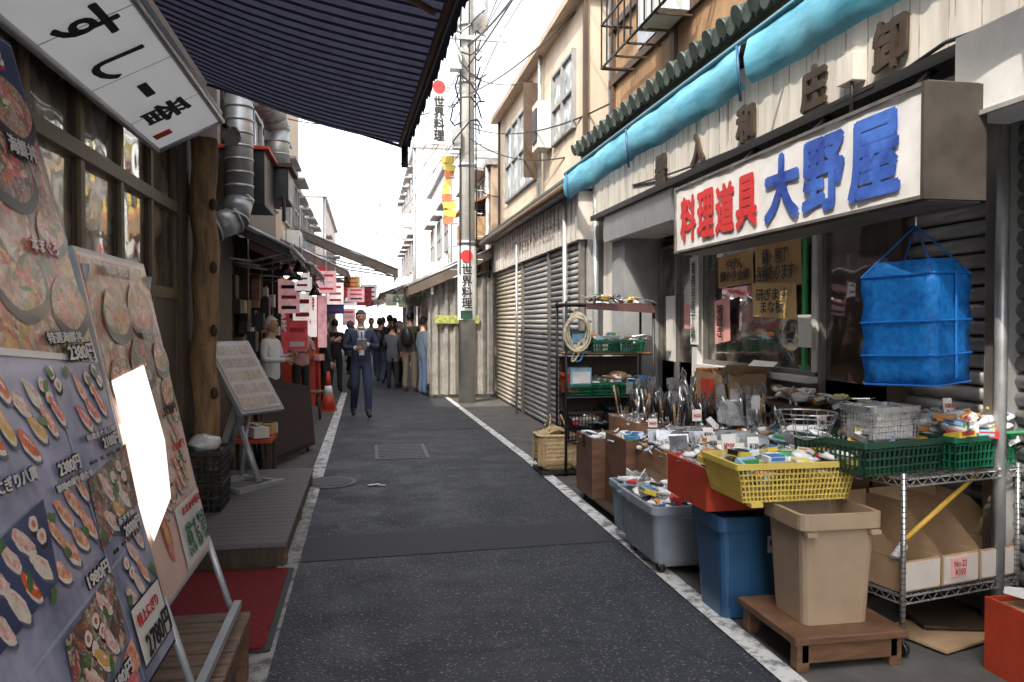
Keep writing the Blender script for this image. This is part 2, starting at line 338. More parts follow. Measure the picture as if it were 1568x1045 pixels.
for c,y,z in (('器',7.15,3.03),('入',6.3,3.04),('和',5.45,3.05),('庄',4.55,3.05),('卸',3.82,3.07)):
    txt(c,(2.745,y,z-.03),(0,-1,0),(0,0,1),.25,.25,M('bronze_letter',(.09,.06,.04),.5,.3,6,metal=.3),shop,'metal_letter',bold=.06,ext=.02)
b=B('junction_box'); b.box(2.68,2.76,4.06,4.22,2.92,3.08,whitew); b.cyl((2.7,4.1,2.92),(2.7,4.1,2.6),.012,blackm); b.path([(2.74,4.5,2.84),(2.72,3.9,2.82),(2.73,3.4,2.9),(2.72,2.8,2.84)],.012,blackm); b.done(bevel=.01)
b=B('window_grille'); 
for z in (4.42,4.9,5.4): b.path([(2.98,6.5,z),(2.62,6.5,z),(2.62,8.7,z),(2.98,8.7,z)],.016,blackm)
for i in range(12): b.cyl((2.62,6.5+i*.2,4.42),(2.62,6.5+i*.2,5.6),.01,blackm,5)
for i in range(6): b.cyl((2.98,6.6+i*.4,4.4),(2.62,6.6+i*.4,4.4),.014,br,5)
b.box(2.97,2.99,6.7,8.5,4.58,5.7,glass); b.box(2.93,2.97,6.6,6.7,4.5,5.8,frw); b.box(2.93,2.97,7.55,7.62,4.5,5.8,frw)
b.box(2.66,2.95,7.0,7.6,4.45,4.95,white); b.done(shop)
# blue awning: taut folded canopy hanging from its pipe
b=B('blue_awning'); n=110
def sec(y):
    k=.007*math.sin(y*6.3)+.004*math.sin(y*17+1); s_=.02*math.sin((y-4.78)*1.36)**2
    return [(2.74,y,3.42),(2.40+k*.3,y,3.37-s_*.3),(2.365+k,y,3.33-s_*.4),(2.35+k*2,y,3.22-s_*.6),(2.37+k*2.5,y,3.11-s_),(2.41+k*2,y,3.06-s_)]
for i in range(n):
    y0=9.4-i*.105; y1=y0-.105
    A=sec(y0);C=sec(y1)
    if abs(y0-4.78)<.055: continue
    for j in range(1,5): b.poly([A[j],C[j],C[j+1],A[j+1]],cyan)
b.cyl((2.375,9.4,3.36),(2.375,-2,3.36),.02,M('blue_pipe',(.1,.35,.48),.4,.1,4),8)
for y in (9.2,7,4.79,2.5): b.cyl((2.38,y,3.36),(2.78,y,3.42),.014,galv,6); b.cyl((2.37,y,2.98),(2.34,y,3.33),.01,blueb,6)
bmesh.ops.remove_doubles(b.bm,verts=b.bm.verts,dist=.001)
for f_ in b.bm.faces: f_.smooth=True
b.done()
vin=M('vinyl_sign',(.8,.79,.78),.35,.1,2.5,coat=.3)
b=B('shop_sign'); 
N_=30
for i in range(N_):
    y0=5.8-i*2.76/N_; y1=y0-2.76/N_
    f=lambda y,z:2.35+.003*math.sin(y*11+z*9)+.002*math.sin(y*27-z*14)
    for k in range(6):
        z0=2.1+k*.08; z1=z0+.08
        b.poly([(f(y0,z0),y0,z0),(f(y1,z0),y1,z0),(f(y1,z1),y1,z1),(f(y0,z1),y0,z1)],vin)
fs=M('sign_frame',(.2,.19,.17),.5,.4,6,metal=.4)
b.box(2.375,2.62,3.05,5.79,2.11,2.57,fs); 
b.box(2.335,2.64,3.03,3.05,2.09,2.59,M('sign_side',(.055,.045,.038),.6,.35,5)); b.box(2.335,2.64,5.8,5.82,2.09,2.59,fs); b.box(2.37,2.63,3.05,5.8,2.582,2.6,fs); b.box(2.37,2.63,3.05,5.8,2.082,2.1,fs)
b.box(2.336,2.346,3.052,5.8,2.572,2.59,fs); b.box(2.336,2.346,3.052,5.8,2.092,2.108,fs)
for y in (3.5,4.4,5.3): b.cyl((2.5,y,2.58),(2.8,y,2.86),.012,blackm,6); b.cyl((2.55,y,2.58),(2.8,y,2.84),.012,blackm,6)
sg=b.done()
for k,c in enumerate('料理道具'): txt(c,(2.3385,5.56-k*.305,2.33-.003*k),(0,-1,0),(0,0,1),.26,.31,redink,sg,'red_character',bold=.05)
for k,c in enumerate('大野屋'): txt(c,(2.3385,4.22-k*.42,2.335),(0,-1,0),(0,0,1),.36,.36,blueink,sg,'blue_character',bold=.05)

# ---------- shutter building + upper cream building
b=B('shuttered_shop')
b.box(2.72,8,9.6,16.6,0,2.6,greyw)
b.box(2.6,8,9.6,16.65,2.6,3.2,whitew)
b.box(2.45,2.75,9.5,16.8,3.22,3.28,galv); b.cyl((2.42,9.5,3.24),(2.42,16.8,3.24),.05,M('gutter',(.15,.1,.07),.5,.2,4),8)
b.box(2.4,2.8,9.55,16.7,3.3,3.34,tile)
for k,(y0,y1) in enumerate(((9.75,11.4),(11.5,13.4),(13.5,16.4))):
    for i in range(32): b.cyl((2.7,y0,.06+i*.08),(2.7,y1,.06+i*.08),.038,[shut,shut,shutb][k],6)
    b.box(2.64,2.7,y0-.09,y0,0,2.6,fr)
b.cyl((2.58,10.2,.0),(2.58,10.2,3.2),.035,galv); b.cyl((2.55,13.45,.0),(2.55,13.45,2.9),.02,galv)
for i in range(30): b.box(2.585,2.605,9.7+i*.23,9.712+i*.23,2.62,3.18,greyw)
sh=b.done()
txt('水産食品株式会社',(2.57,12.6,2.9),(0,-1,0),(0,0,1),4.8,.26,M('faded_red',(.35,.26,.24),.7,.2,4),sh)
b=B('cream_building')
b.box(2.78,8,9.9,16.6,3.36,5.75,cream); b.box(2.6,8.1,9.8,16.7,5.75,5.85,M('eave_tan',(.5,.38,.27),.6,.2,4))
b.box(4.2,8,9.9,16.6,5.85,7.2,cream)
def win(b,x,y0,y1,z0,z1,n=2,f=None,g=None,s=-1):
    f=f or M('grey_frame',(.28,.28,.28),.5,.2,4); g=g or glass
    b.box(min(x,x+s*.015),max(x,x+s*.015),y0,y1,z0,z1,g)
    for i in range(n+1):
        y=y0+(y1-y0)*i/n; b.box(min(x,x+s*.06),max(x,x+s*.06),y-.025,y+.025,z0-.03,z1+.03,f)
    for z in (z0,z1,(z0+z1)/2): b.box(min(x+s*.002,x+s*.055),max(x+s*.002,x+s*.055),y0,y1,z-.02,z+.02,f)
frg=glassy('frosted_glass',(.3,.32,.32),.3,.2)
win(b,2.78,12.9,15.6,3.95,5.3,4,g=frg); win(b,2.78,10.4,11.6,4.2,5.2,2,g=frg)
b.box(2.5,2.74,12.55,12.62,3.9,5.4,br)
b.box(2.55,2.77,11.75,12.15,4.2,4.9,whitew); b.box(2.53,2.55,11.8,12.1,4.3,4.8,blackm)
for y in (9.85,16.5): b.box(2.74,2.79,y,y+.08,3.3,5.8,br)
b.cyl((2.7,12.3,3.3),(2.7,12.3,5.8),.03,galv)
b.done()
def block(name,x0,x1,y0,y1,h,m,side=-1,roof=None,z0=2.9):
    b=B(name); b.box(x0,x1,y0,y1,0,h,m); b.box(x0-.12,x1+.12,y0-.05,y1+.05,h,h+.12,roof or greyw)
    xf=x0 if side<0 else x1; nf=max(1,int((h-z0)/2.6))
    for f in range(nf):
        z=z0+.8+f*2.6; n=max(1,int((y1-y0)/2.2))
        for i in range(n):
            ya=y0+.5+i*(y1-y0)/n; win(b,xf,ya,min(ya+1.3,y1-.2),z,z+1.15,2,g=frg,s=side)
            b.box(xf+side*.3 if side<0 else xf,xf if side<0 else xf+.3,ya-.1,ya+1.4,z+1.25,z+1.3,roof or greyw)
            if i%2: b.box(min(xf,xf+side*.35),max(xf,xf+side*.35),ya+.1,ya+.8,z-.75,z-.2,white)
    for f in range(nf):
        z=z0+.8+f*2.6
        for i in range(int((x1-x0)/2)):
            xa=x0+.6+i*2; b.box(xa,xa+1,y0-.02,y0+.01,z,z+1.1,frg); b.box(xa-.04,xa+1.04,y0-.06,y0-.02,z-.06,z,greyw)
    b.cyl((xf+side*.06,y0+.15,0),(xf+side*.06,y0+.15,h),.05,galv)
    b.box(min(xf,xf+side*.02),max(xf,xf+side*.02),y0+.3,y1-.3,.1,2.5,M('shop_dark',(.05,.035,.03),.8,.6,2))
    return b.done()
tanw=M('tan_wall',(.5,.38,.27),.8,.15,2); palew=M('pale_wall',(.7,.69,.68),.8,.08,1.5); pinkw=M('pinkish_wall',(.68,.6,.56),.8,.1,1.5)
block('wooden_house',2.7,8,17.2,22,5.0,tanw)
block('apartment_house',2.4,9,22.3,30,6.2,palew)
block('corner_building',1.9,9,30.5,42,8.2,pinkw)
block('tan_building',-7,-1.7,14.2,21.5,7.6,tanw,side=1)
block('grey_building',-7,-1.9,21.9,31,5.2,palew,side=1)
block('office_building',-9,-1.6,31.5,44,6.4,pinkw,side=1)
b=B('apartment_block'); b.box(-14,10,75,90,0,15,M('hazy_wall',(.8,.8,.82),.8,.03,1))
for f in range(5):
    for i in range(10): b.box(-13+i*2.3,-11.6+i*2.3,74.9,75.01,2.5+f*2.5,4+f*2.5,M('hazy_glass',(.6,.64,.7),.5,.05,1))
b.done()
b=B('balcony_canopy'); b.shell([[(2.1,17.3,4.1),(2.75,17.3,4.35),(2.75,17.3,4.4),(2.1,17.3,4.15)],[(2.1,19.5,4.1),(2.75,19.5,4.35),(2.75,19.5,4.4),(2.1,19.5,4.15)]],M('orange_brown',(.3,.14,.06),.6,.3,4))
b.box(2.2,2.7,17.4,19.4,3.4,3.9,stucco); b.done()
def awn(name,xa,za,xb,zb,y0,y1,m,val=.2,m2=None,step=.2,sag=.05):
    b=B(name); n=max(1,int(abs(y1-y0)/step)); K=5
    for i in range(n):
        ya=y0+(y1-y0)*i/n; yb=y0+(y1-y0)*(i+1)/n; mm=m if (i%2==0 or not m2) else m2
        P=lambda k,y:(xa+(xb-xa)*k/K,y,za+(zb-za)*k/K-sag*math.sin(math.pi*k/K)+.012*math.sin(y*7+k))
        for k in range(K): b.poly([P(k,ya),P(k+1,ya),P(k+1,yb),P(k,yb)],mm)
        if i==0:
            for k in range(K): p=P(k,ya);q=P(k+1,ya); b.poly([p,q,(q[0],ya-.01,q[2]-val*.8),(p[0],ya-.01,p[2]-val*.8)],m)
        e=P(K,ya);g=P(K,yb); w=val*(.85+.15*math.sin(i*1.3))
        b.poly([e,(e[0]+.01,ya,e[2]-w),(g[0]+.01,yb,g[2]-w),g],mm)
    b.cyl((xb,y0,zb-.02),(xb,y1,zb-.02),.025,galv); b.cyl((xa,y0,za-.03),(xb,y0,zb-.03),.02,galv); b.cyl((xa,y1,za-.03),(xb,y1,zb-.03),.02,galv)
    for y in (y0+.3,(y0+y1)/2,y1-.3): b.path([(xa,y,za-.5),((xa+xb)/2,y,(za+zb)/2-.35),(xb,y,zb-.04)],.015,galv)
    return b.done(fixn=False)
grt=M('grey_tarp',(.13,.105,.09),.7,.3,4); olt=M('brown_tarp',(.1,.075,.058),.7,.35,4)
awn('stall_awning',-1.6,3.8,.75,2.85,19,22,grt,.25); awn('stall_awning',-1.8,3.3,.2,2.5,24,29,olt); awn('stall_awning',-1.8,3.5,.3,2.6,32,38,M('redtarp',(.3,.09,.07),.7,.2,4))
awn('stall_awning',-1.6,3.2,-.35,2.6,15.8,18.6,grt)
awn('stall_awning',2.75,3.35,.7,2.35,18.6,21,olt,.25); awn('stall_awning',2.5,3.2,.4,2.4,22.5,28,grt); awn('stall_awning',2.3,3.2,.5,2.4,30,36,olt)
awn('stall_awning',2.72,3.2,.85,2.35,16.2,18.3,olt,.28)
awn('stall_awning',2.3,3.3,.0,2.6,38,44,grt,.4); awn('stall_awning',-1.9,3.6,.6,2.7,39,44,olt,.4)
pc=M('plastic_curtain',(.5,.47,.43),.2,.3,5,alpha=.55,coat=.6,bump=.4)
b=B('market_stall')
def curt(p,q,z0,z1,m,amp=.05,n=26):
    p=Vector(p);q=Vector(q);d=(q-p); nn=Vector((-d.y,d.x,0)).normalized()
    P=lambda i,z:(*(p+d*i/n+nn*amp*math.sin(i*1.7)).to_2d(),z)
    for i in range(n): b.poly([P(i,z0),P(i+1,z0),P(i+1,(z0+z1)/2),P(i,(z0+z1)/2)],m); b.poly([P(i,(z0+z1)/2),P(i+1,(z0+z1)/2),P(i+1,z1),P(i,z1)],m)
curt((1.3,16.45,0),(2.65,16.4,0),.08,2.5,pc); curt((1.3,16.45,0),(1.35,20,0),.3,2.4,pc)
for x,y in ((1.3,16.5),(2.0,16.5),(2.6,16.5),(1.3,20)): b.cyl((x,y,0),(x,y,2.6),.025,galv)
b.box(1.5,2.6,17,19.6,0,.85,M('orange_brown',(.3,.14,.06)))
b.box(1.5,2.68,17.9,17.95,.85,2.5,M('stall_back',(.07,.06,.05),.8,.4,3))
for i in range(40): b.obox((R(1.5,2.6),R(16.9,17.8),R(.9,2.0)),(.25,.25,.2),random.choice([card,woodd,redm,green,blueb,woodd,kraft]),rz=R(0,1))
b.box(1.32,2.62,16.64,16.66,.0,.9,M('olive_tarp',(.12,.11,.08),.7,.4,4)); b.box(1.4,2.3,16.34,16.36,1.55,1.72,M('yellow_green_print',(.35,.38,.1),.6,.6,15))
b.done(fixn=False)
b=B('noren_curtain')
nm=M('noren_cloth',(.36,.34,.26),.8,.4,5)
for k in range(4): b.box(.45+k*.28,.7+k*.28,18.4,18.42,1.95-.03*(k%2),2.22,nm)
nr=b.done(); txt('築地市場',(1.0,18.38,2.1),(1,0,0),(0,0,1),.8,.15,M('green_ink',(.03,.15,.08)),nr)

conc=M('pole_concrete',(.42,.41,.38),.75,.15,6)
b=B('utility_pole'); b.cyl((1.95,15.5,0),(1.95,15.5,13),.165,conc,20,r2=.12)
for z in (3.1,4.6,6.2,7.3,8.1,9): b.cyl((1.95,15.5,z),(1.95,15.5,z+.05),.175,galv,16)
for z in (7.0,7.9,8.8): b.box(1.2,2.7,15.3,15.38,z,z+.08,galv)
for z in (7.0,7.9,8.8):
    for x in (1.25,1.6,2.3,2.65): b.cyl((x,15.34,z+.08),(x,15.34,z+.24),.04,white,8)
b.cyl((2.2,15.4,7.2),(2.2,15.4,7.8),.16,galv,16); b.box(1.6,1.82,15.2,15.45,6.4,6.8,galv); b.box(1.65,1.8,15.25,15.4,4.9,5.3,greyw)
for i in range(14): b.cyl((1.78,15.5,2.6+i*.45),(1.62,15.5,2.6+i*.45),.012,galv,5); b.cyl((2.1,15.5,2.8+i*.45),(2.26,15.5,2.8+i*.45),.012,galv,5)
for a in (0,1.4,2.5): b.cyl((1.95+.19*math.cos(a),15.5-.18*abs(math.sin(a))-.02,2.5),(1.95+.16*math.cos(a),15.5-.15*abs(math.sin(a))-.02,9),.014,blackm,5)
for k in range(9):
    z=5.2+k*.42; b.path([(1.95+R(.2,.35)*math.cos(t*.6),15.3+.2*math.sin(t*.6),z+.25*math.sin(t*.9+k)) for t in range(11)],.016,blackm,5)
for i in range(8):
    a=math.pi+math.pi*i/8; c=math.pi+math.pi*(i+1)/8; r=.185
    b.poly([(1.95+r*math.cos(a),15.5+r*math.sin(a),1.62),(1.95+r*math.cos(c),15.5+r*math.sin(c),1.62),(1.95+r*math.cos(c),15.5+r*math.sin(c),3.05),(1.95+r*math.cos(a),15.5+r*math.sin(a),3.05)],white)
b.box(1.25,1.55,15.42,15.5,5.0,6.3,white); b.box(1.55,1.85,15.45,15.48,5.1,5.14,galv); b.box(1.55,1.85,15.45,15.48,6.1,6.14,galv)
pole=b.done(fixn=False)
b=B('red_emblem'); b.cyl((1.92,15.30,2.85),(1.92,15.31,2.85),.12,redink,20); b.cyl((1.4,15.40,6.1),(1.4,15.41,6.1),.12,redink,20); b.box(1.8,2.03,15.285,15.3,1.64,1.8,dgreen); b.done(pole)
txt('世\n界\n料\n理',(1.92,15.29,2.27),(1,0,0),(0,0,1),.2,.85,ink,pole,bold=.03); txt('世\n界\n料\n理',(1.4,15.41,5.5),(1,0,0),(0,0,1),.2,.85,ink,pole,bold=.03)
b=B('yellow_banner'); 
for k in range(9): b.obox((1.62+.04*math.sin(k*1.2),15.9,3.6+k*.15),(.2+.06*math.sin(k),.03,.15),yellow if k%3 else M('faded_orange',(.6,.18,.08),.6,.2,5),ry=.25*math.sin(k*2))
b.done()
b=B('power_lines')
def wire(p,q,s=.4,r=.012,n=12):
    p=Vector(p);q=Vector(q); b.path([p.lerp(q,i/n)-Vector((0,0,s*4*(i/n)*(1-i/n))) for i in range(n+1)],r,blackm,4)
for z in (7.1,7.98,8.9):
    for x in (1.25,1.6,2.3,2.65): wire((x,15.34,z+.15),(x+.8,-4,z+1.5),.5,.009)
    for x in (1.25,2.65): wire((x,15.34,z+.15),(x-1,46,z),.6,.012)
wire((1.95,15.5,6.0),(2.95,9.4,5.8),.2); wire((1.95,15.5,5.4),(2.9,9.3,4.2),.25); wire((1.95,15.4,6.5),(3.0,4,7.5),.3,.015); wire((1.95,15.5,5.9),(-1.7,18,6),.3,.012)
wire((1.95,15.5,6.4),(2.85,13,5.6),.15); wire((1.95,15.5,5.2),(2.78,11,3.9),.2); wire((1.95,15.4,6.9),(2.9,9.5,7.4),.3,.02); wire((1.95,15.5,4.4),(2.75,16.5,4.2),.1)
wire((2.7,12,3.5),(2.9,9.3,3.3),.1,.01); wire((2.7,3.9,2.84),(2.75,8,3.0),.05,.01)
for k in range(5): wire((1.9,15.6,5+k*.4),(.2-k*.3,44,6+k*.3),.6,.01)
b.done()

# ---------- left restaurant
b=B('sushi_restaurant'); LX=-1.45
dk=M('restaurant_wall',(.09,.065,.045),.7,.35,3)
b.box(-8,LX-.04,-6,8.8,0,9.0,M('left_wall',(.4,.37,.34),.8,.2,2))
b.box(LX-.04,LX-.02,-6,8.5,0,1.82,dk); b.box(LX-.04,LX-.02,-6,8.5,2.95,4.0,dk)
ys=[-1+.68*i for i in range(11)]+[6.5]
for y0,y1 in zip(ys,ys[1:]):
    b.box(LX-.03,LX-.015,y0,y1,1.83,2.94,glassl)
for y in ys: b.box(LX-.02,LX+.025,y-.03,y+.03,.17,3.05,timber)
for z,t in ((1.78,.04),(2.44,.04),(2.94,.05)): b.box(LX-.018,LX+.035,-1,6.5,z-t,z+t,timber)
for y0 in ys[:-1]: b.box(LX-.013,LX+.003,y0+.035,y0+.06,1.83,2.4,woodd); b.box(LX-.013,LX+.003,y0+.62,y0+.645,1.83,2.4,woodd); b.box(LX-.013,LX+.003,y0+.035,y0+.06,2.49,2.89,woodd); b.box(LX-.013,LX+.003,y0+.62,y0+.645,2.49,2.89,woodd)
b.box(LX-.03,LX+.06,6.5,8.8,0,3.2,dk)
b.box(LX-.02,LX+.02,-1,6.5,.2,1.74,M('dark_panel',(.08,.06,.04),.5,.3,4))
rest=b.done()
b=B('wooden_pillar'); rg=[]
for k in range(27):
    z=.17+k*.11; rg.append([(-1.27+(.1+.012*math.sin(k*1.1+a)+.006*math.sin(a*5+k*.3))*math.cos(a)+.012*math.sin(k*.5),6.75+(.1+.012*math.cos(k*.8+a*2))*math.sin(a),z) for a in [2*math.pi*i/18 for i in range(18)]])
pw=M('rough_log',(.3,.18,.09),.7,.6,5,streak=(4,4,.8),bump=.7); b.shell(rg,pw,sm=True)
for k in range(5): b.sph((-1.19,6.67,.5+k*.5),(.03,.03,.05),woodd)
b.done()
b=B('restaurant_signboard')
sf=M('lightbox_face',(.82,.82,.84),.35,.06,3,coat=.3,emit=.28)
def P(u,y): return (-1.33+(.38)*u,y,2.70+.2*u)
y0,y1=.3,5.6
for k in range(8):
    a=y0+(y1-y0)*k/8; c=y0+(y1-y0)*(k+1)/8-.012
    b.poly([P(0,a),P(1,a),P(1,c),P(0,c)],sf)
fm=M('frame_grey',(.4,.42,.45),.4,.15,5,metal=.4)
b.shell([[(-1.35,y0,2.705),(-.94,y0,2.92),(-.93,y0,2.96),(-1.1,y0,3.1),(-1.4,y0,3.1)],[(-1.35,y1-.01,2.705),(-.94,y1-.01,2.92),(-.93,y1-.01,2.96),(-1.1,y1-.01,3.1),(-1.4,y1-.01,3.1)]],fm)
b.cyl(P(1.03,y0),P(1.03,y1),.022,fm); b.cyl(P(-.03,y0),P(-.03,y1),.022,fm); b.cyl(P(-.03,y1),P(1.03,y1),.022,fm)
sb_=b.done(fixn=False)
rt=Vector((0,1,0)); upv=Vector((.38,0,.2)).normalized(); nrm=rt.cross(upv); nn_=nrm if nrm.z<0 else -nrm
for k,(c,y,s) in enumerate((('築',2.35,.3),('地',2.95,.3),('す',3.6,.3),('し',4.1,.24),('一',4.52,.2),('番',4.95,.3))):
    p=Vector(P(.5,y)); txt(c,p+nn_*.008,rt,upv,s,.26 if c!='一' else .05,ink,sb_,bold=.03)
b=B('red_seal'); p=Vector(P(.22,5.32))+nn_*.006; b.obox(p,(.11,.09,.004),redink,ry=-math.atan2(.2,.38)); b.done(sb_)
b=B('striped_awning'); K=8
def AP(k,y):
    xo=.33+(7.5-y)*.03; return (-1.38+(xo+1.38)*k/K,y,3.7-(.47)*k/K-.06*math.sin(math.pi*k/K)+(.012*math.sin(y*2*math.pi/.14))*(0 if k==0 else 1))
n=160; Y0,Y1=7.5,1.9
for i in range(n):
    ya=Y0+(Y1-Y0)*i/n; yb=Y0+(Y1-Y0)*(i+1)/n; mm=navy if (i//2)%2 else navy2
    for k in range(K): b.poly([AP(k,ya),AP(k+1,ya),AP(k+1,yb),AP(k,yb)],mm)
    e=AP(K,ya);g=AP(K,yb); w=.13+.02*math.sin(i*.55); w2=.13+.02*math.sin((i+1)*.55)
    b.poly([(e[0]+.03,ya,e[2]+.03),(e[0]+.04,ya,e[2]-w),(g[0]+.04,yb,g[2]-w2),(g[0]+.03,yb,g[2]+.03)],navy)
brn=M('awning_bar',(.16,.09,.06),.5,.3,5)
b.cyl((.33,7.5,3.21),(.5,1.9,3.21),.028,brn,8); b.cyl((-1.38,7.5,3.68),(.33,7.5,3.2),.014,brn,6)
b.obox((.36,7.45,3.12),(.06,.06,.24),navy)
for y in (4.2,2.2): b.path([(-1.4,y,3.5),(-.5,y-.5,3.4),(.36,y,3.18)],.02,brn)
b.done(fixn=False)

b=B('wooden_deck')
for i in range(24): b.box(-1.42,-.5,5.2+i*.11,5.302+i*.11,.14,.17,woodg)
b.box(-1.4,-.52,5.22,5.27,.0,.14,woodd); b.box(-.56,-.52,5.27,7.8,.0,.14,woodd)
for y in (5.24,6.4,7.7): b.box(-.6,-.505,y,y+.09,.0,.139,wood)
b.done()
b=B('doormat'); rm=M('red_carpet',(.2,.006,.012),.95,.4,30,bump=.9); b.shell([rr(-.93,4.5,.96,1.3,.006,.02),rr(-.93,4.5,.96,1.3,.022,.02)],M('mat_rubber',(.02,.02,.02))); b.shell([rr(-.93,4.5,.9,1.24,.022,.02),rr(-.93,4.5,.9,1.24,.032,.02)],rm); b.done()
b=B('slatted_bench')
for i in range(13):
    y=2.2+i*.11; b.box(-1.15,-.5,y,y+.085,.275,.3,M('weathered_slat',(.17,.12,.085),.75,.45,6,streak=(1.2,8,8)))
for x in (-1.1,-.56): b.box(x,x+.05,2.2,3.62,.2,.275,wood)
for x in (-1.1,-.56):
    for y in (2.25,3.55): b.box(x,x+.05,y,y+.06,0,.2,wood)
b.done(bevel=.004)

# menu boards
def frame(o,u,v):
    u=Vector(u).normalized();v=Vector(v).normalized();n=u.cross(v); o=Vector(o)
    return Matrix(((u.x,v.x,n.x,o.x),(u.y,v.y,n.y,o.y),(u.z,v.z,n.z,o.z),(0,0,0,1)))
fk=dict(coat=.5)
foods=[M('print_tuna',(.5,.04,.05),.35,.5,55,col2=(.75,.2,.18),**fk),M('print_salmon',(.7,.17,.06),.35,.4,50,col2=(.85,.42,.25),**fk),M('print_pink',(.65,.3,.26),.35,.3,50,col2=(.8,.55,.5),**fk),M('print_roe',(.65,.12,.02),.35,.6,90,**fk),M('print_white',(.72,.64,.55),.35,.2,40,**fk),M('print_green',(.07,.17,.04),.35,.5,40,**fk),M('print_egg',(.7,.42,.08),.35,.25,40,**fk)]
pbl=M('print_blue',(.17,.2,.34),.35,.35,3,col2=(.36,.36,.48),**fk); pdk=M('print_dark',(.04,.03,.03),.35,.4,5,**fk); pwh=M('print_paper',(.72,.7,.68),.35,.1,3,**fk)
pdb=M('print_deepblue',(.03,.05,.13),.35,.4,4,**fk); pcy=M('print_lightblue',(.33,.36,.5),.35,.25,6,**fk); ppk=M('print_palepink',(.72,.5,.42),.35,.2,5,**fk); psh=M('print_shadow',(.1,.1,.17),.4,.2,5,**fk)
pal=[(.6,.08,.06),(.75,.25,.1),(.78,.72,.62),(.7,.4,.3),(.1,.2,.05),(.75,.5,.15),(.3,.12,.07),(.78,.6,.5)]
fA=foodmat('food_photo',15,pal); fB=foodmat('food_photo_fine',26,pal,.4); fC=foodmat('food_photo_warm',11,[(.5,.2,.1),(.7,.42,.25),(.75,.6,.45),(.25,.12,.07),(.6,.1,.06),(.78,.7,.6)])
fD=foodmat('food_photo_dark',20,[(.1,.07,.06),(.5,.08,.05),(.2,.12,.08),(.6,.45,.3),(.08,.12,.05),(.75,.7,.6)],.4)
LV=[0]
def lvl(): LV[0]+=1; return 3+LV[0]*.008
def disc(b,u,v,ru,rv,m,lv,rot=0,n=16,wob=0):
    b.poly([(u+ru*math.cos(t)*math.cos(rot)*(1+wob*math.sin(3*t+u*40))-rv*math.sin(t)*math.sin(rot),v+ru*math.cos(t)*math.sin(rot)+rv*math.sin(t)*math.cos(rot)*(1+wob*math.cos(4*t+v*30)),.003+lv*.0009) for t in [2*math.pi*i/n for i in range(n)]],m)
def quad(b,pts,m,lv): b.poly([(p[0],p[1],.003+lv*.0009) for p in pts],m)
def rect(b,u0,u1,v0,v1,m,lv): quad(b,[(u0,v0),(u1,v0),(u1,v1),(u0,v1)],m,lv)
def nigiri(b,u,v,s,m,rot=-.35):
    disc(b,u+.006*s,v-.016*s,.05*s,.02*s,psh,lvl(),rot,12,.05)
    disc(b,u+.004*s,v-.01*s,.045*s,.019*s,foods[4],lvl(),rot,12,.15); disc(b,u,v+.004*s,.05*s,.018*s,m,lvl(),rot,12,.2)
    disc(b,u+.005*s,v+.008*s,.03*s,.005*s,foods[2] if m!=foods[2] else foods[4],lvl(),rot,8,.2)
def maki(b,u,v,s):
    disc(b,u,v-.006*s,.022*s,.02*s,ink,lvl(),0,12); disc(b,u,v,.02*s,.016*s,foods[4],lvl(),0,12,.1); disc(b,u,v,.009*s,.008*s,random.choice(foods[:4]),lvl(),0,8,.1)
def bowl(b,u,v,r,m=None):
    disc(b,u,v-.01,r*1.1,r*.7,pdk,lvl(),.1,26,.03); disc(b,u,v+.01,r*.98,r*.6,m or fA,lvl(),.1,24,.06)
    for k in range(12):
        a=R(0,6.28); q=math.sqrt(R(0,1)); disc(b,u+r*.75*q*math.cos(a),v+.01+r*.4*q*math.sin(a),r*R(.1,.3),r*R(.04,.11),random.choice(foods),lvl(),R(-.8,.8),9,.25)
def group(b,u,v,s,items,slab=None):
    if slab: quad(b,[(u-.17*s,v-.1*s),(u+.15*s,v-.06*s),(u+.18*s,v+.1*s),(u-.14*s,v+.06*s)],slab,lvl())
    main=random.choice(foods[:4])
    for row in (1,0):
        for k in range(items):
            uu=u+(k-(items-1)/2)*.062*s+row*.02*s+R(-.004,.004); vv=v+(k-(items-1)/2)*.016*s+(row-.5)*.08*s+R(-.004,.004)
            if row==1 and random.random()<.35: maki(b,uu,vv,s); maki(b,uu+.02*s,vv-.03*s,s)
            else: nigiri(b,uu,vv,s*R(.8,.95),main if random.random()<.5 else random.choice(foods[:5]+[foods[6]]),-.75+R(-.2,.2))
    for _ in range(3): disc(b,u+R(-.14,.14)*s,v+R(-.08,.08)*s,.02*s,.012*s,foods[5],lvl(),R(0,3),8,.3)
b=B('menu_board'); T=frame((-.59,1.3,.58),(0,1,0),(-.44,0,1.8)); b.T=T
Wd,Hh=1.3,1.85
b.box(-.01,Wd+.012,-.012,Hh+.012,-.03,0,black); b.box(0,Wd,0,Hh,0,.0025,pbl)
rect(b,0.0,Wd-.01,1.2,Hh-.01,pdb,1); quad(b,[(.0,1.28),(Wd-.01,1.2),(Wd-.01,1.66),(0,1.72)],fC,1.4); quad(b,[(.0,1.0),(Wd-.01,.9),(Wd-.01,1.22),(0,1.3)],fA,1.8)
quad(b,[(.0,.985),(Wd-.01,.885),(Wd-.01,.902),(0,1.005)],pwh,2.4); quad(b,[(.3,.55),(Wd-.01,.60),(Wd-.01,.612),(.3,.562)],pcy,2.2); quad(b,[(.96,.02),(.90,.9),(.912,.9),(.972,.02)],pcy,2.3); quad(b,[(.3,.28),(Wd-.01,.36),(Wd-.01,.37),(.3,.29)],pcy,2.25)
for u,v,r,m in ((1.15,1.62,.14,fB),(.82,1.6,.15,fA),(1.02,1.42,.15,fD),(.66,1.35,.16,fB),(1.18,1.06,.13,fB),(.9,1.12,.15,fA),(.45,1.62,.17,fA),(.45,1.1,.18,fB),(1.2,1.28,.1,fA)): bowl(b,u,v,r,m)
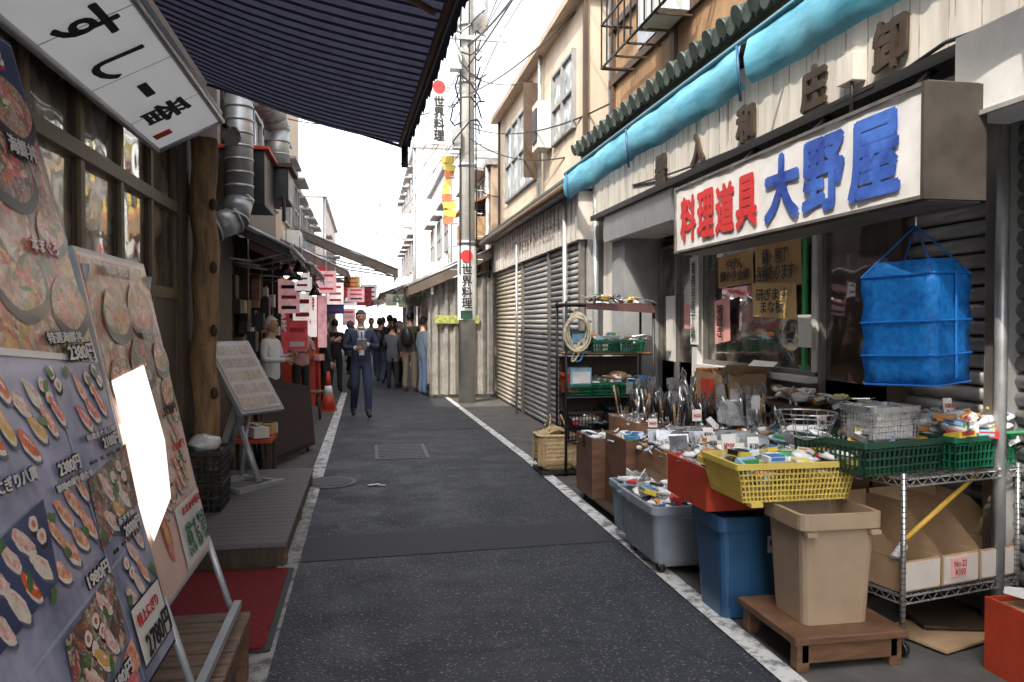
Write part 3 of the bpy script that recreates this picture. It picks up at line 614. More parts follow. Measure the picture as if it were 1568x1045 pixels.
for u,v,it,sl in ((1.13,.80,3,None),(.78,.80,4,None),(1.12,.51,3,fD),(.77,.50,4,None),(.48,.8,4,None),(.46,.48,4,pdb),(1.11,.29,3,None),(.74,.22,3,fD),(.25,.6,4,None)): group(b,u,v,1.15,it,sl)
rect(b,.98,Wd-.03,.04,.21,ink,9); rect(b,.986,Wd-.036,.046,.204,pwh,9.3)
disc(b,.9,.1,.06,.045,foods[1],9.1,.2,14,.2); disc(b,.86,.06,.05,.04,foods[0],9.4,.2,14,.2); disc(b,.82,.03,.07,.02,foods[5],9.2,0,12,.3)
m1=b.done(fixn=False)
def btxt(T,s,u,v,w,h,m,par,z=.016,bold=.03,back=None):
    q=T.to_3x3()
    if back: txt(s,T@Vector((u,v,z-.0035)),q@Vector((1,0,0)),q@Vector((0,1,0)),w,h,back,par,bold=.16)
    txt(s,T@Vector((u,v,z)),q@Vector((1,0,0)),q@Vector((0,1,0)),w,h,m,par,bold=bold)
for s,u,v,w,h,m,bk_ in (('2780円',1.14,.085,.24,.07,ink,None),('特上にぎり',1.1,.165,.2,.035,redink,None),('2380円',1.14,.92,.2,.045,pwh,ink),('2180円',1.18,.655,.14,.035,pwh,ink),('特選海鮮丼',1.05,.965,.25,.03,pwh,ink),('2380円',.84,.64,.14,.035,pwh,ink),('2000円',1.16,.40,.15,.035,pwh,ink),('築地の握り盛合せ',.85,.60,.24,.018,pwh,pdb),('1980円',.83,.36,.15,.035,pwh,ink),('おすすめ',1.13,.435,.14,.018,pwh,pdb),('本まぐろ',1.08,1.22,.18,.04,pwh,redink),('1680円',.8,.1,.16,.035,pwh,ink),('海鮮丼',1.12,1.5,.18,.05,pwh,ink),('2800円',.72,1.26,.18,.04,pwh,ink),('中トロ　うに　いくら　えび',1.1,.62,.26,.012,ink,None),('赤身　サーモン　玉子',1.08,.375,.24,.012,ink,None),('築地',1.0,1.78,.3,.09,pwh,redink),('にぎり八貫',.55,.66,.2,.03,pwh,pdb),('特選まぐろ三昧',1.12,.685,.24,.016,pwh,pdb)):
    btxt(T,s,u,v,w,h,m,m1,back=bk_)
b=B('menu_board'); T2=frame((-.65,2.72,.63),(0,1,0),(-.25,0,1.16)); b.T=T2
b.box(-.015,.8,-.015,1.2,-.03,0,fm); b.box(0,.785,0,1.185,0,.0025,ppk)
rect(b,.01,.775,.62,1.17,fC,1)
for u,v,r,m in ((.25,.98,.14,fA),(.55,1.0,.15,fB),(.42,.80,.14,fD),(.68,.80,.1,fB),(.14,.75,.12,fB),(.66,.66,.09,fA)): bowl(b,u,v,r,m)
for u,v,it in ((.62,.54,2),(.57,.37,3),(.3,.33,3)): group(b,u,v,1.0,it)
disc(b,.2,.2,.04,.1,foods[0],8,.2,14,.2); disc(b,.2,.2,.02,.05,foods[6],8.4,.2)
rect(b,.36,.77,.02,.25,pwh,7)
b.T=Matrix.Identity(4)
for y in (2.75,3.5):
    b.cyl((-.66,y,.66),(-.55,y,.3),.014,fm); b.cyl((-.88,y,1.75),(-1.05,y,.3),.014,fm)
b.box(-.56,-.53,2.7,3.55,.34,.37,fm)
m2=b.done(fixn=False)
b=B('glare_patch'); b.T=T2; quad(b,[(.03,.22),(.34,.30),(.44,.50),(.40,.79),(.0,.76),(.0,.3)],M('painted_glare',(.95,.95,.95),.3,.02,3,coat=.3,emit=1.3),12); b.done(m2,fixn=False)  # glowing shape added to imitate glare on the board; no lamp behind it
for s,u,v,w,h,m in (('おまかせ寿司',.58,.22,.3,.03,redink),('穴子一本　中トロ\n赤貝　うに　玉子\nいくら　えび　いか',.58,.11,.34,.12,M('green_ink',(.03,.15,.08))),('海鮮ちらし丼',.4,1.14,.4,.04,pwh),('3150円',.6,.60,.2,.04,ink),('1580円',.6,.455,.18,.03,redink),('特選まぐろ丼',.6,.9,.26,.03,pwh)):
    btxt(T2,s,u,v,w,h,m,m2)
b=B('menu_stand'); 
b.T=Matrix.Translation((-1.02,7.05,1.1))@Matrix.Rotation(math.radians(52),4,'Z')@Matrix.Rotation(math.radians(-36),4,'X')
b.box(-.24,.24,-.02,.02,-.36,.36,fm); b.box(-.21,.21,-.026,-.02,-.33,.33,pwh)
for k in range(5):
    for j in range(3): b.obox((-.13+j*.13,-.028,-.26+k*.13),(.11,.003,.09),(fA,fB,fC)[(k+j)%3])
b.box(-.21,.21,-.034,-.031,-.33,.33,M('glazing',(.8,.8,.8),.05,.05,5,alpha=.3,coat=1))
b.T=Matrix.Translation((-1.02,7.05,.17))@Matrix.Rotation(math.radians(52),4,'Z')
b.path([(0,.15,.95),(.0,.05,.5),(.02,-.15,.05)],.03,fm); b.path([(-.2,.15,.6),(-.2,.25,.03)],.02,fm); b.path([(.2,.15,.6),(.2,.25,.03)],.02,fm); b.box(-.26,.26,-.22,-.16,.0,.04,fm); b.box(-.26,.26,.22,.28,0,.04,fm); b.box(-.24,-.2,-.16,.22,.0,.035,fm); b.box(.2,.24,-.16,.22,.0,.035,fm)
b.done(fixn=False)
b=B('plastic_crate')
for z in (.17,.4): basket(b,-1.22,6.3,z,.34,.42,.22,black,.97,.04,4)
b.done()
b=B('plastic_bag'); b.sph((-1.2,6.3,.66),(.12,.13,.07),bagc,fn=lambda p:p*R(.8,1.15)); b.done()
b=B('leaning_panel'); drw=M('dark_red_wood',(.022,.012,.011),.7,.3,4)
A_=[(-1.05,8.55,.0),(-.62,10.1,.0),(-.68,10.1,.72),(-1.15,8.55,.95)]
b.shell([[(x+.0,y,z+.06) for x,y,z in A_],[(x-.04,y+.02,z+.06) for x,y,z in A_]],drw)
b.shell([[(x+(.02),y-.01,z+.06) for x,y,z in [(-1.04,8.65,.06),(-.64,10.0,.06),(-.69,10.0,.63),(-1.13,8.65,.84)]],[(x+.005,y,z+.06) for x,y,z in [(-1.04,8.65,.06),(-.64,10.0,.06),(-.69,10.0,.63),(-1.13,8.65,.84)]]],M('dark_red_wood2',(.035,.017,.014),.65,.3,4))
b.cyl((-.7,10.0,.0),(-.95,9.9,.75),.02,woodd); b.cyl((-1.1,8.7,.0),(-1.3,8.7,.9),.02,woodd)
b.done()
b=B('display_table'); b.box(-1.35,-.9,7.95,8.45,.4,.44,redm); 
for x in(-1.3,-.95):
    for y in (8.0,8.38): b.box(x,x+.04,y,y+.04,0,.4,woodd)
for i in range(10): b.obox((R(-1.3,-.95),R(8,8.4),.5),(.15,.12,.1),random.choice([white,card,galv,kraft]),rz=R(0,2))
b.cyl((-1.3,7.9,.2),(-1.05,7.7,1.2),.03,galv); b.obox((-1.2,7.8,.75),(.05,.3,.9),galv,ry=.3)
b.done()

# ---------- left middle shops
b=B('fish_stall_building'); 
b.box(-7,-1.75,8.8,14.1,0,5.2,M('dark_brown_wall',(.11,.07,.05),.8,.4,2)); b.box(-7,-1.5,8.82,14.1,2.6,3.5,woodd); b.box(-7,-1.4,8.85,14.15,3.5,3.56,tile)
for y in (8.9,10.2,11.5,12.8,14): b.box(-1.58,-1.42,y,y+.13,0,2.6,woodd)
b.box(-1.74,-1.45,9,14,.0,.8,wood)
for i in range(70): b.obox((R(-1.7,-1.3),R(9,14),R(.9,2.1)),(.1,R(.1,.3),R(.1,.3)),random.choice([white,kraft,pink,card,woodd,woodd,blackm,black,woodd,wood]))
win(b,-1.5,9.5,13.5,3.9,4.9,5,s=1)
b.done()
awn('shop_awning',-1.55,2.75,-.75,2.35,8.3,10.2,M('dark_tarp',(.03,.028,.03),.7,.3,5),.12); awn('shop_awning',-1.55,2.7,-.7,2.35,10.6,14,M('maroon_tarp',(.07,.028,.028),.7,.3,5),.16)
b=B('ventilation_duct')
def ring_duct(pts,r):
    for a,c in zip(pts,pts[1:]):
        a=Vector(a);c=Vector(c); n=max(1,int((c-a).length/.12)); b.cyl(a,c,r,galv,18)
        for i in range(n+1): q=a.lerp(c,i/n); d=(c-a).normalized()*.012; b.cyl(q-d,q+d,r*1.05,galv,18)
ring_duct([(-1.2,8.1,3.9),(-1.2,8.1,2.75),(-1.23,8.0,2.55),(-1.4,7.9,2.45)],.13)
ring_duct([(-1.2,8.1,3.75),(-1.12,8.7,3.97),(-1.08,9.2,4.0),(-1.02,9.5,3.93),(-1.0,9.6,3.8),(-1.0,9.6,3.35)],.14); b.done()
b=B('exhaust_hood'); b.box(-1.5,-.85,9.3,9.95,2.95,3.3,blackm); b.box(-1.5,-.8,9.25,10,3.3,3.35,woodd); b.box(-1.45,-1.0,8.4,9.2,2.75,3.3,black); b.box(-1.5,-.95,8.35,9.2,3.3,3.34,redm); b.cyl((-.9,9.3,3.0),(-.9,9.3,2.7),.02,blackm); b.done(bevel=.01)
b=B('spot_lamp'); b.cyl((-.98,6.35,3.0),(-.98,6.25,2.95),.05,steel,14,r2=.07); b.cyl((-1.1,6.4,3.1),(-.98,6.35,3.0),.015,blackm); b.done()
bulb=M('lamp_bulb',(1,.85,.6),.4,.02,3,emit=3)
b=B('hanging_lamp'); 
for k in range(12):
    y=9+k*.9; x=-.85+.08*math.sin(k*2); z=2.2+.1*math.sin(k*1.3); b.cyl((x,y,z),(x,y,z-.13),.03,black,10,r2=.1); b.sph((x,y,z-.12),.035,bulb,8,6); b.cyl((x,y,z),(x,y,2.6),.006,black,4)
b.done()
b=B('red_food_stall')
b.box(-1.7,-.85,15.4,17.6,0,.85,redm); b.box(-1.75,-.7,15.3,17.7,2.5,2.62,redp)
for y in(15.4,17.5): b.cyl((-.9,y,0),(-.9,y,2.5),.03,redp)
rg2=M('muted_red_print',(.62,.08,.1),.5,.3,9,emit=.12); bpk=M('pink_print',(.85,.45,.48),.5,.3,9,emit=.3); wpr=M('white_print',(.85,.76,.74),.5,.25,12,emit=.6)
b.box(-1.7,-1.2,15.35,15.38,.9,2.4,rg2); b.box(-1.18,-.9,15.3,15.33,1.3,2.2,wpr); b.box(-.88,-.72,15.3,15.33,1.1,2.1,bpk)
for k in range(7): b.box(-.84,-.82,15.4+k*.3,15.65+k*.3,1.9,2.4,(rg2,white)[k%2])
for i in range(50): b.obox((R(-1.6,-.85),R(15.2,17.5),R(.9,1.3)),(.15,.15,.12),random.choice([white,redp,kraft,pink,white]),rz=R(0,2))
rs=b.done()
txt('海鮮\n丼',(-1.04,15.28,1.8),(1,0,0),(0,0,1),.2,.5,redink,rs,bold=.03); txt('寿司\n浜焼',(-1.45,15.33,1.7),(1,0,0),(0,0,1),.35,.6,white,rs,bold=.03)
b=B('advertising_banner')
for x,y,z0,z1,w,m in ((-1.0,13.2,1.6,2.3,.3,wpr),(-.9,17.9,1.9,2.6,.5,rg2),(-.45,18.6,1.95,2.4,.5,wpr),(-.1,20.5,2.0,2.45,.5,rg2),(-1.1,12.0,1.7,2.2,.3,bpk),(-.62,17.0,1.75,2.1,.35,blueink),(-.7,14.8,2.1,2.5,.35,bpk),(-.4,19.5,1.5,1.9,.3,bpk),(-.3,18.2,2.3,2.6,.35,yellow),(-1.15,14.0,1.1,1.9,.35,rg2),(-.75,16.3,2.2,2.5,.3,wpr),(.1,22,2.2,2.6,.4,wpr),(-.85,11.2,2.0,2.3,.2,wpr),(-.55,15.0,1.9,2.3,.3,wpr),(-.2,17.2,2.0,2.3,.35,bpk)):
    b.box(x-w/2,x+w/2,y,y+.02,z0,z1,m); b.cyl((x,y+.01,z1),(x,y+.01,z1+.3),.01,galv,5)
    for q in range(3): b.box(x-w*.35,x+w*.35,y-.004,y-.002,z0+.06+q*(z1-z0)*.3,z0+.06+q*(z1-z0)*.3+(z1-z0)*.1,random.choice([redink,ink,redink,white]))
b.done()
b=B('paper_lantern')
for k in range(3):
    y=16+k*2.2; x=-.62+.12*k; b.cyl((x,y,2.42),(x,y,2.36),.05,black,10); b.sph((x,y,2.22),(.1,.1,.14),M('lantern_red',(.6,.07,.05),.6,.15,5,emit=.25),12,8); b.cyl((x,y,2.09),(x,y,2.06),.05,black,10)
b.done()
b=B('traffic_cone'); b.box(-.82,-.5,14.3,14.62,.004,.03,redm); b.cyl((-.66,14.46,.03),(-.66,14.46,.3),.13,redm,16,r2=.085); b.cyl((-.66,14.46,.3),(-.66,14.46,.45),.085,white,16,r2=.06); b.cyl((-.66,14.46,.45),(-.66,14.46,.7),.06,redm,16,r2=.025); b.done()
for k,(x,y) in enumerate(((-1.0,12.6),(-.85,13.3),(-1.05,11.7))):
    b=B('wooden_stool'); b.cyl((x,y,.42),(x,y,.46),.17,wood,16)
    for a in (.8,2.4,3.9,5.5): b.cyl((x+.11*math.cos(a),y+.11*math.sin(a),.42),(x+.16*math.cos(a),y+.16*math.sin(a),0),.018,woodd,6)
    b.done()

# ---------- right hand goods
def bag(b,c,s,m=None): 
    rot=Matrix.Rotation(R(0,3),3,'Z')@Matrix.Rotation(R(-.6,.6),3,'X')
    b.sph(c,(s,s*.65,s*.3),m or random.choice([bagc,bagc,white,paper]),8,5,rot,lambda p:p*R(.8,1.2))
brightc=[M('pk_red',(.6,.05,.05),.35),M('pk_blue',(.05,.2,.5),.35),M('pk_yel',(.7,.55,.08),.35),M('pk_green',(.05,.3,.12),.35),M('pk_or',(.7,.25,.04),.35),M('pk_ltb',(.3,.5,.65),.35)]
def pack(b,c,s=.1):
    p=Vector(c); rz=R(0,3); m=random.choice([white,paper,white,card,galv]+brightc)
    b.obox(p,(s,s*.6,s*.25),m,rz=rz,rx=R(-.6,.6)); b.obox(p+Vector((0,0,s*.04)),(s*.7,s*.61,s*.255),random.choice(brightc+[white,ink]),rz=rz,rx=0)
def utensil(b,c,L=.25):
    c=Vector(c); d=Vector((R(-.35,.35),R(-.35,.35),1)).normalized(); e=c+d*L; k=random.random(); hm=random.choice([black,black,woodp,steel,steel])
    b.cyl(c,e,.006,steel if k<.7 else woodp,5); b.cyl(c+d*L*.4,e,.011,hm,6)
    if k<.25: b.sph(c,(.04,.04,.02),steel,10,5)
    elif k<.45:
        for a in range(5): 
            t=a*.628*2; o=Vector((math.cos(t),math.sin(t),0))*.028; b.path([e,e+d*.06+o,e+d*.12],.002,steel,4)
    elif k<.7: b.obox(e+d*.04,(.06,.006,.1),steel,rz=R(0,3))
def lay(b,c,L=.25):
    c=Vector(c); a=R(0,6.28); d=Vector((math.cos(a),math.sin(a),R(-.25,.35))).normalized()
    b.cyl(c-d*L/2,c+d*L/2,.007,steel,5); b.obox(c+d*L/2,(.08,.045,.006),steel,rz=a,ry=R(-.5,.5)); b.cyl(c-d*L/2,c-d*L*.1,.011,random.choice([black,woodp,steel]),6)
def fill(b,x0,x1,y0,y1,z,n,kinds,dz=.08):
    for _ in range(n):
        p=(R(x0,x1),R(y0,y1),z+R(0,dz)); k=random.choice(kinds)
        if k=='b': bag(b,p,R(.04,.09))
        elif k=='p': pack(b,p,R(.07,.14))
        elif k=='u': utensil(b,p,R(.15,.3))
        elif k=='l': lay(b,p,R(.15,.3))
        elif k=='s': b.obox(p,(R(.08,.16),R(.05,.1),.006),random.choice([steel,steel,white]),rz=R(0,3),rx=R(-.9,.9),ry=R(-.9,.9))
        elif k=='r':
            q=Vector(p); b.cyl(q,q+Vector((R(-.01,.01),R(-.01,.01),.03)),R(.03,.06),random.choice([steel,white,woodp]),12)
def price(x,y,z,w=.1,h=.13,s='¥350',m=None,rz=.3):
    b=B('price_card'); b.obox((x,y,z),(w,.004,h),m or paper,rz=-rz,rx=-.15); o=b.done()
    r=Vector((math.cos(-rz),math.sin(-rz),0)); u=Vector((0,.15,1)).normalized(); u=(u-r*u.dot(r)).normalized()
    txt(s,Vector((x,y,z))-Vector((-math.sin(-rz),math.cos(-rz),0))*.008,r,u,w*.8,h*.3,random.choice([redink,ink]),o,bold=.03)
def caster(b,x,y,z=.08): b.cyl((x-.015,y,.04),(x+.015,y,.04),.04,black,12); b.box(x-.02,x+.02,y-.02,y+.02,.06,z+.01,galv)
wb=M('wood_bin',(.17,.085,.05),.5,.4,4,streak=(1,1,5)); wbl=M('wood_bin_light',(.3,.16,.085),.5,.3,4,streak=(1,1,5))
b=B('display_bin'); 
woodbin(b,1.84,2.2,6.35,6.85,.1,.6,wb); woodbin(b,1.95,2.3,5.8,6.33,.1,.66,wb); b.box(1.86,2.9,5.75,6.9,.08,.098,woodd)
b.cyl((1.838,6.6,.55),(1.845,6.6,.55),.06,M('bin_slot',(.02,.015,.01)),14); b.cyl((2.1,5.795,.57),(2.1,5.802,.57),.07,M('bin_slot',(.02,.015,.01)),16)
for x in (1.9,2.7):
    for y in (5.85,6.8): caster(b,x,y)
fill(b,1.88,2.15,6.4,6.8,.52,40,'bbpsl'); fill(b,2.0,2.26,5.85,6.3,.58,40,'bpsll')
woodbin(b,2.22,2.62,6.35,7.1,.1,.72,wbl); fill(b,2.25,2.6,6.4,7.05,.66,60,'ulsb'); woodbin(b,2.64,3.1,6.3,7.1,.1,.8,wb); fill(b,2.7,3.05,6.4,7.0,.75,45,'uupl')
b.done()
b=B('display_bin'); woodbin(b,2.02,2.55,5.15,5.75,.35,.66,wbl); woodbin(b,2.56,3.1,5.1,5.75,.35,.76,wb); b.box(2.05,3.1,5.12,5.7,.1,.34,woodd)
fill(b,2.05,2.52,5.18,5.72,.6,140,'sslrb',.1); fill(b,2.6,3.05,5.15,5.7,.72,60,'spuu',.08)
for i in range(26): b.obox((R(2.1,2.5),5.2+i*.02,.72),(.14,.004,.12),steel,rz=R(-.2,.2),rx=-.3)
woodbin(b,2.32,2.75,5.77,6.28,.3,.72,wb); fill(b,2.35,2.72,5.8,6.25,.68,60,'uusl'); woodbin(b,2.76,3.12,5.77,6.28,.3,.82,wbl); fill(b,2.8,3.1,5.8,6.2,.8,45,'uulp')
b.done()
b=B('display_bin'); woodbin(b,2.14,2.55,4.5,5.1,.35,.7,wbl); woodbin(b,2.56,3.12,4.45,5.08,.35,.78,wb); b.box(2.16,3.1,4.5,5.05,.05,.34,woodd)
fill(b,2.17,2.52,4.53,5.07,.66,100,'bslp',.1); fill(b,2.6,3.1,4.5,5.05,.74,80,'pprsb',.1)
for i in range(22): b.obox((R(2.35,2.5),4.6+i*.02,.78),(.12,.004,.11),galv,rz=R(-.2,.2),rx=-.25)
woodbin(b,2.4,2.78,4.02,4.43,.35,.74,wb); woodbin(b,2.8,3.15,4.02,4.43,.35,.8,wb); fill(b,2.43,2.75,4.05,4.4,.7,60,'plbr'); fill(b,2.82,3.12,4.05,4.4,.77,50,'pprb'); b.box(2.42,3.1,4.04,4.4,.05,.34,woodd)
b.done()
b=B('kitchen_utensils')
for i in range(26): 
    x=2.45+R(-.05,.25); y=5.85+R(-.1,1.0); z=.72; b.cyl((x,y,z),(x+R(-.03,.03),y+R(-.03,.03),z+R(.2,.3)),.011,black,6)
for i in range(16): utensil(b,(R(2.3,2.7),R(6.3,7.1),.7),.28)
b.done()
b=B('metal_tray')
for i in range(12): b.obox((2.72,5.4+i*.018,.9),(.24,.005,.18),steel,rx=-.35,rz=-.15)
b.cyl((2.62,4.4,.84),(2.64,4.42,.9),.13,white,28); b.cyl((2.62,4.4,.9),(2.62,4.4,.902),.11,steel,28); b.done()
b=B('storage_tub'); tub(b,1.93,4.93,.08,.42,.7,.36,clear,.86,.04,.018); b.box(1.78,2.08,4.65,5.2,.05,.075,galv)
for x in(1.8,2.05):
    for y in(4.68,5.18): caster(b,x,y,.04)
fill(b,1.8,2.07,4.65,5.2,.3,60,'bbblp',.17)
tub(b,1.9,5.42,.1,.3,.28,.33,M('ltblue_tub',(.3,.42,.48),.4),.86); fill(b,1.8,2.0,5.33,5.5,.4,15,'bls')
b.done()
b=B('blue_container'); tub(b,1.99,4.02,.01,.37,.36,.54,blueb,.84,.04,.016)
for s_ in (-.12,0,.12): b.obox((1.99+s_,3.855,.27),(.012,.01,.4),blueb,rx=.05)
b.obox((2.1,3.835,.4),(.07,.004,.09),paper,rx=.05); b.obox((2.1,3.831,.41),(.05,.004,.03),blueink,rx=.05)
b.done()
b=B('red_tray_box'); woodbin(b,1.76,2.16,3.92,4.47,.565,.79,redm,.012); fill(b,1.8,2.12,3.98,4.43,.74,34,'bbpl'); b.done()
b=B('low_wooden_stand'); b.box(1.86,2.42,3.2,3.76,.13,.165,wood); b.box(1.9,2.38,3.22,3.26,.04,.13,wood)
for x in (1.88,2.34):
    for y in (3.22,3.68): b.box(x,x+.06,y,y+.06,0,.129,wood)
b.done(bevel=.005)
b=B('beige_container'); tub(b,2.14,3.47,.167,.38,.34,.52,beige,.86,.04,.018); b.obox((1.98,3.285,.6),(.05,.03,.02),beige); b.obox((2.3,3.285,.6),(.05,.03,.02),beige); b.done()
b=B('yellow_basket'); basket(b,2.04,3.70,.70,.62,.4,.19,yellow,.88,.022,7,.003)
fill(b,1.8,2.28,3.55,3.85,.8,50,'ppbb',.12); b.box(1.8,1.86,3.5,3.56,.68,.7,yellow); b.done()
b=B('wire_shelf_rack'); TR=Matrix.Translation((2.46,3.3,0))@Matrix.Rotation(math.radians(12),4,'Z'); b.T=TR
for x in (0,.78):
    for y in (0,.5): 
        b.cyl((x,y,.06),(x,y,.86),.0125,steel,8); b.cyl((x-.012,y,.035),(x+.012,y,.035),.033,black,12)
        for k in range(30): b.cyl((x,y,.08+k*.026),(x,y,.083+k*.026),.0138,blackm,8)
for z in (.28,.83):
    for y in (0,.5): b.cyl((0,y,z),(.78,y,z),.005,steel,5); b.cyl((0,y,z-.035),(.78,y,z-.035),.005,steel,5); b.path([(i*.039,y,z-.035*(i%2)) for i in range(21)],.003,steel,4)
    for x in (0,.78): b.cyl((x,0,z),(x,.5,z),.005,steel,5); b.cyl((x,0,z-.035),(x,.5,z-.035),.005,steel,5); b.path([(x,i*.033,z-.035*(i%2)) for i in range(16)],.003,steel,4)
    for k in range(30): b.cyl((k*.026+.01,0,z+.004),(k*.026+.01,.5,z+.004),.0025,steel,4)
b.done()
b=B('green_basket'); b.T=TR
basket(b,.08,.3,.84,.5,.46,.16,dgreen,.95,.03,4); basket(b,.6,.27,.845,.48,.5,.16,green,.95,.03,4)
b.done()
b=B('packaged_goods'); b.T=TR
fill(b,-.1,.28,.12,.48,.97,16,'ppb',.08); fill(b,.42,.8,.05,.48,.96,110,'bpbpb',.12)
for i in range(40): 
    p_=Vector((R(.42,.8),R(.02,.4),R(1.0,1.1))); b.cyl(p_,p_+Vector((R(-.12,.12),R(-.12,.12),R(0,.04))),.008,random.choice(brightc+[pink,white]),5)
b.done()
b=B('wire_basket'); b.T=TR; basket(b,.06,.2,1.0,.3,.2,.16,steel,.97,.02,8,.0013); 
for k in range(5): b.obox((.06,.2,1.02+k*.028),(.26,.16,.024),paper if k%2 else white,rz=.05*k)
for z,r_ in ((1.0,.11),(1.06,.13),(1.11,.15)): b.path([(-.2+r_*math.cos(t*.314),.42+r_*math.sin(t*.314),z) for t in range(21)],.004,steel,4)
for t in range(14): b.path([(-.2,.42,.97),(-.2+.11*math.cos(t*.449),.42+.11*math.sin(t*.449),1.0),(-.2+.15*math.cos(t*.449),.42+.15*math.sin(t*.449),1.11)],.002,steel,4)
b.done()
b=B('cardboard_box'); b.T=TR
inn=M('box_inside',(.25,.16,.1))
for k in range(3): 
    x0=.02+k*.26; woodbin(b,x0,x0+.24,.02,.46,.29,.44,card,.005); b.box(x0+.01,x0+.23,.03,.45,.296,.31,inn)
    b.poly([(x0,.02,.442),(x0,.46,.442),(x0-.012,.46,.66),(x0-.012,.25,.66)],card); b.poly([(x0+.24,.02,.442),(x0+.24,.46,.442),(x0+.23,.46,.66),(x0+.23,.26,.64)],card); b.poly([(x0,.458,.442),(x0+.24,.458,.442),(x0+.24,.468,.68),(x0,.468,.68)],card)
    b.box(x0+.004,x0+.236,.012,.018,.3,.43,M('white_board',(.58,.53,.48),.7,.1,6))
b.box(.33,.43,.004,.010,.33,.42,pink)
cb=b.done(fixn=False)
c=TR@Vector((.38,-.001,.375)); txt('No.22\n¥350',c,TR.to_3x3()@Vector((1,0,0)),(0,0,1),.085,.07,ink,cb)
b=B('wooden_handle_brush'); b.T=TR; b.cyl((.1,.08,.52),(.75,.15,.82),.012,M('yellow_wood',(.7,.42,.06)),8); b.cyl((.08,.07,.50),(.02,.06,.44),.022,bagc,8,r2=.03); b.done()
b=B('red_crate'); woodbin(b,2.74,3.1,2.85,3.12,0,.33,redm,.012); b.box(2.78,3.06,2.89,3.08,.3,.315,card); b.obox((2.9,3.0,.36),(.25,.15,.03),white,rz=.3,ry=.2); b.done()
b=B('folded_cardboard'); b.obox((2.85,3.5,.02),(.5,.35,.012),card,rz=.3); b.obox((2.95,3.6,.04),(.4,.3,.012),woodd,rz=-.2,ry=.05); b.done()
b=B('carton_stand'); b.box(2.62,3.12,5.75,6.35,.86,.9,woodd); woodbin(b,2.7,3.1,5.8,6.2,.905,1.16,card,.006); b.poly([(2.7,5.8,1.16),(3.1,5.8,1.16),(3.1,5.68,1.22),(2.72,5.7,1.24)],card); b.poly([(3.1,5.8,1.16),(3.1,6.2,1.16),(3.2,6.2,1.25),(3.2,5.8,1.25)],paper)
b.box(2.75,2.95,6.22,6.34,.905,1.18,brightc[4]); b.box(2.64,2.68,5.85,6.0,.905,1.12,redm); fill(b,2.75,3.05,5.85,6.15,1.12,14,'pbl'); b.done(fixn=False)
b=B('window_ledge_goods'); b.box(2.95,3.2,4.5,5.7,.95,.98,woodd); fill(b,2.98,3.18,4.5,5.65,1.0,50,'pplrb',.06); b.done()
for a in ((2.02,4.2,.86,.09,.14,'¥320'),(2.1,4.6,.82,.07,.09,'¥250'),(1.96,3.95,.88,.05,.08,'¥100'),(2.3,5.1,.8,.07,.09,'¥500'),(1.92,3.72,.94,.06,.09,'¥120'),(2.2,5.9,.78,.07,.07,'¥800'),(3.05,3.75,1.12,.06,.08,'100'),(2.45,3.9,.9,.08,.08,'¥680'),(2.75,4.45,.95,.07,.09,'¥450'),(2.5,5.75,.85,.07,.09,'¥600')): price(*a,rz=R(-.2,.6))
net=M('blue_net',(.01,.2,.68),.6,.15,30,alpha=.88,transl=.45,col2=(.02,.33,.85))
ntr=M('net_trim',(.01,.14,.5),.5,.1,5)
b=B('drying_net'); b.T=Matrix.Translation((2.62,3.45,0))@Matrix.Rotation(.45,4,'Z')
q_=.76
def sq(z,s,sk=0): return [(-s+sk,-s,z),(s+sk,-s,z+.01),(s+sk,s,z),(-s+sk,s,z-.01)]
lev=[(1.86,.13,0),(1.79,.23*q_,0),(1.73,.235*q_,.005),(1.65,.224*q_,.01),(1.57,.236*q_,.01),(1.49,.224*q_,.015),(1.41,.234*q_,.015),(1.33,.222*q_,.02),(1.27,.225*q_,.03)]
def ring(z,s,sk):
    out=[]; c=sq(z,s,sk)
    for a,d in zip(c,c[1:]+c[:1]):
        for t in range(5): q=Vector(a).lerp(Vector(d),t/5); k=.014*math.sin(math.pi*t/5); q.x-=q.x*k*3; q.y-=q.y*k*3; q.z+=.003*math.sin(t*3+z*20); out.append(tuple(q))
    return out
b.shell([ring(*a) for a in lev],net,False,True,True)
for z,s,sk in (lev[1],lev[4],lev[6],lev[8]):
    b.poly(sq(z,s*.98,sk),ntr)
    c=sq(z,s*1.01,sk)
    for a,d in zip(c,c[1:]+c[:1]): b.cyl(a,d,.004,ntr,5)
for a in sq(1.79,.23*q_,0): b.cyl(a,(0,0,2.03),.004,ntr,4)
b.cyl((.02,-.182,1.8),(.04,-.18,1.3),.006,ntr,5)
b.path([(0,0,2.03),(.0,0,2.07),(.015,0,2.1),(0,0,2.13),(0,0,2.3)],.004,steel,5)
b.done(fixn=False)
b=B('goods_shelf')
for x in (2.0,2.93):
    for y in (7.85,8.25): b.cyl((x,y,0),(x,y,1.78),.014,blackm,6)
for z in (.35,.8,1.24,1.74):
    for y in (7.85,8.25): b.cyl((2.0,y,z),(2.93,y,z),.01,blackm,5)
    for k in range(24): b.cyl((2+k*.04,7.85,z),(2+k*.04,8.25,z),.004,blackm,4)
mt=M('maroon_tarp',(.09,.03,.03))
b.box(1.98,2.95,7.83,8.27,1.745,1.76,mt); b.poly([(2.2,7.82,1.75),(2.93,7.82,1.75),(2.93,7.8,1.66),(2.2,7.8,1.70)],mt); fill(b,2.3,2.9,7.9,8.2,1.78,20,'lps',.05)
b.box(2.01,2.92,7.86,8.24,1.245,1.25,M('orange_board',(.6,.25,.04))); 
for z in (1.26,.82):
    for x in (2.4,2.68): basket(b,x+.02,8.03,z,.27,.34,.13,green,.92,.03,3)
    fill(b,2.3,2.85,7.9,8.15,z+.1,30,'plbs')
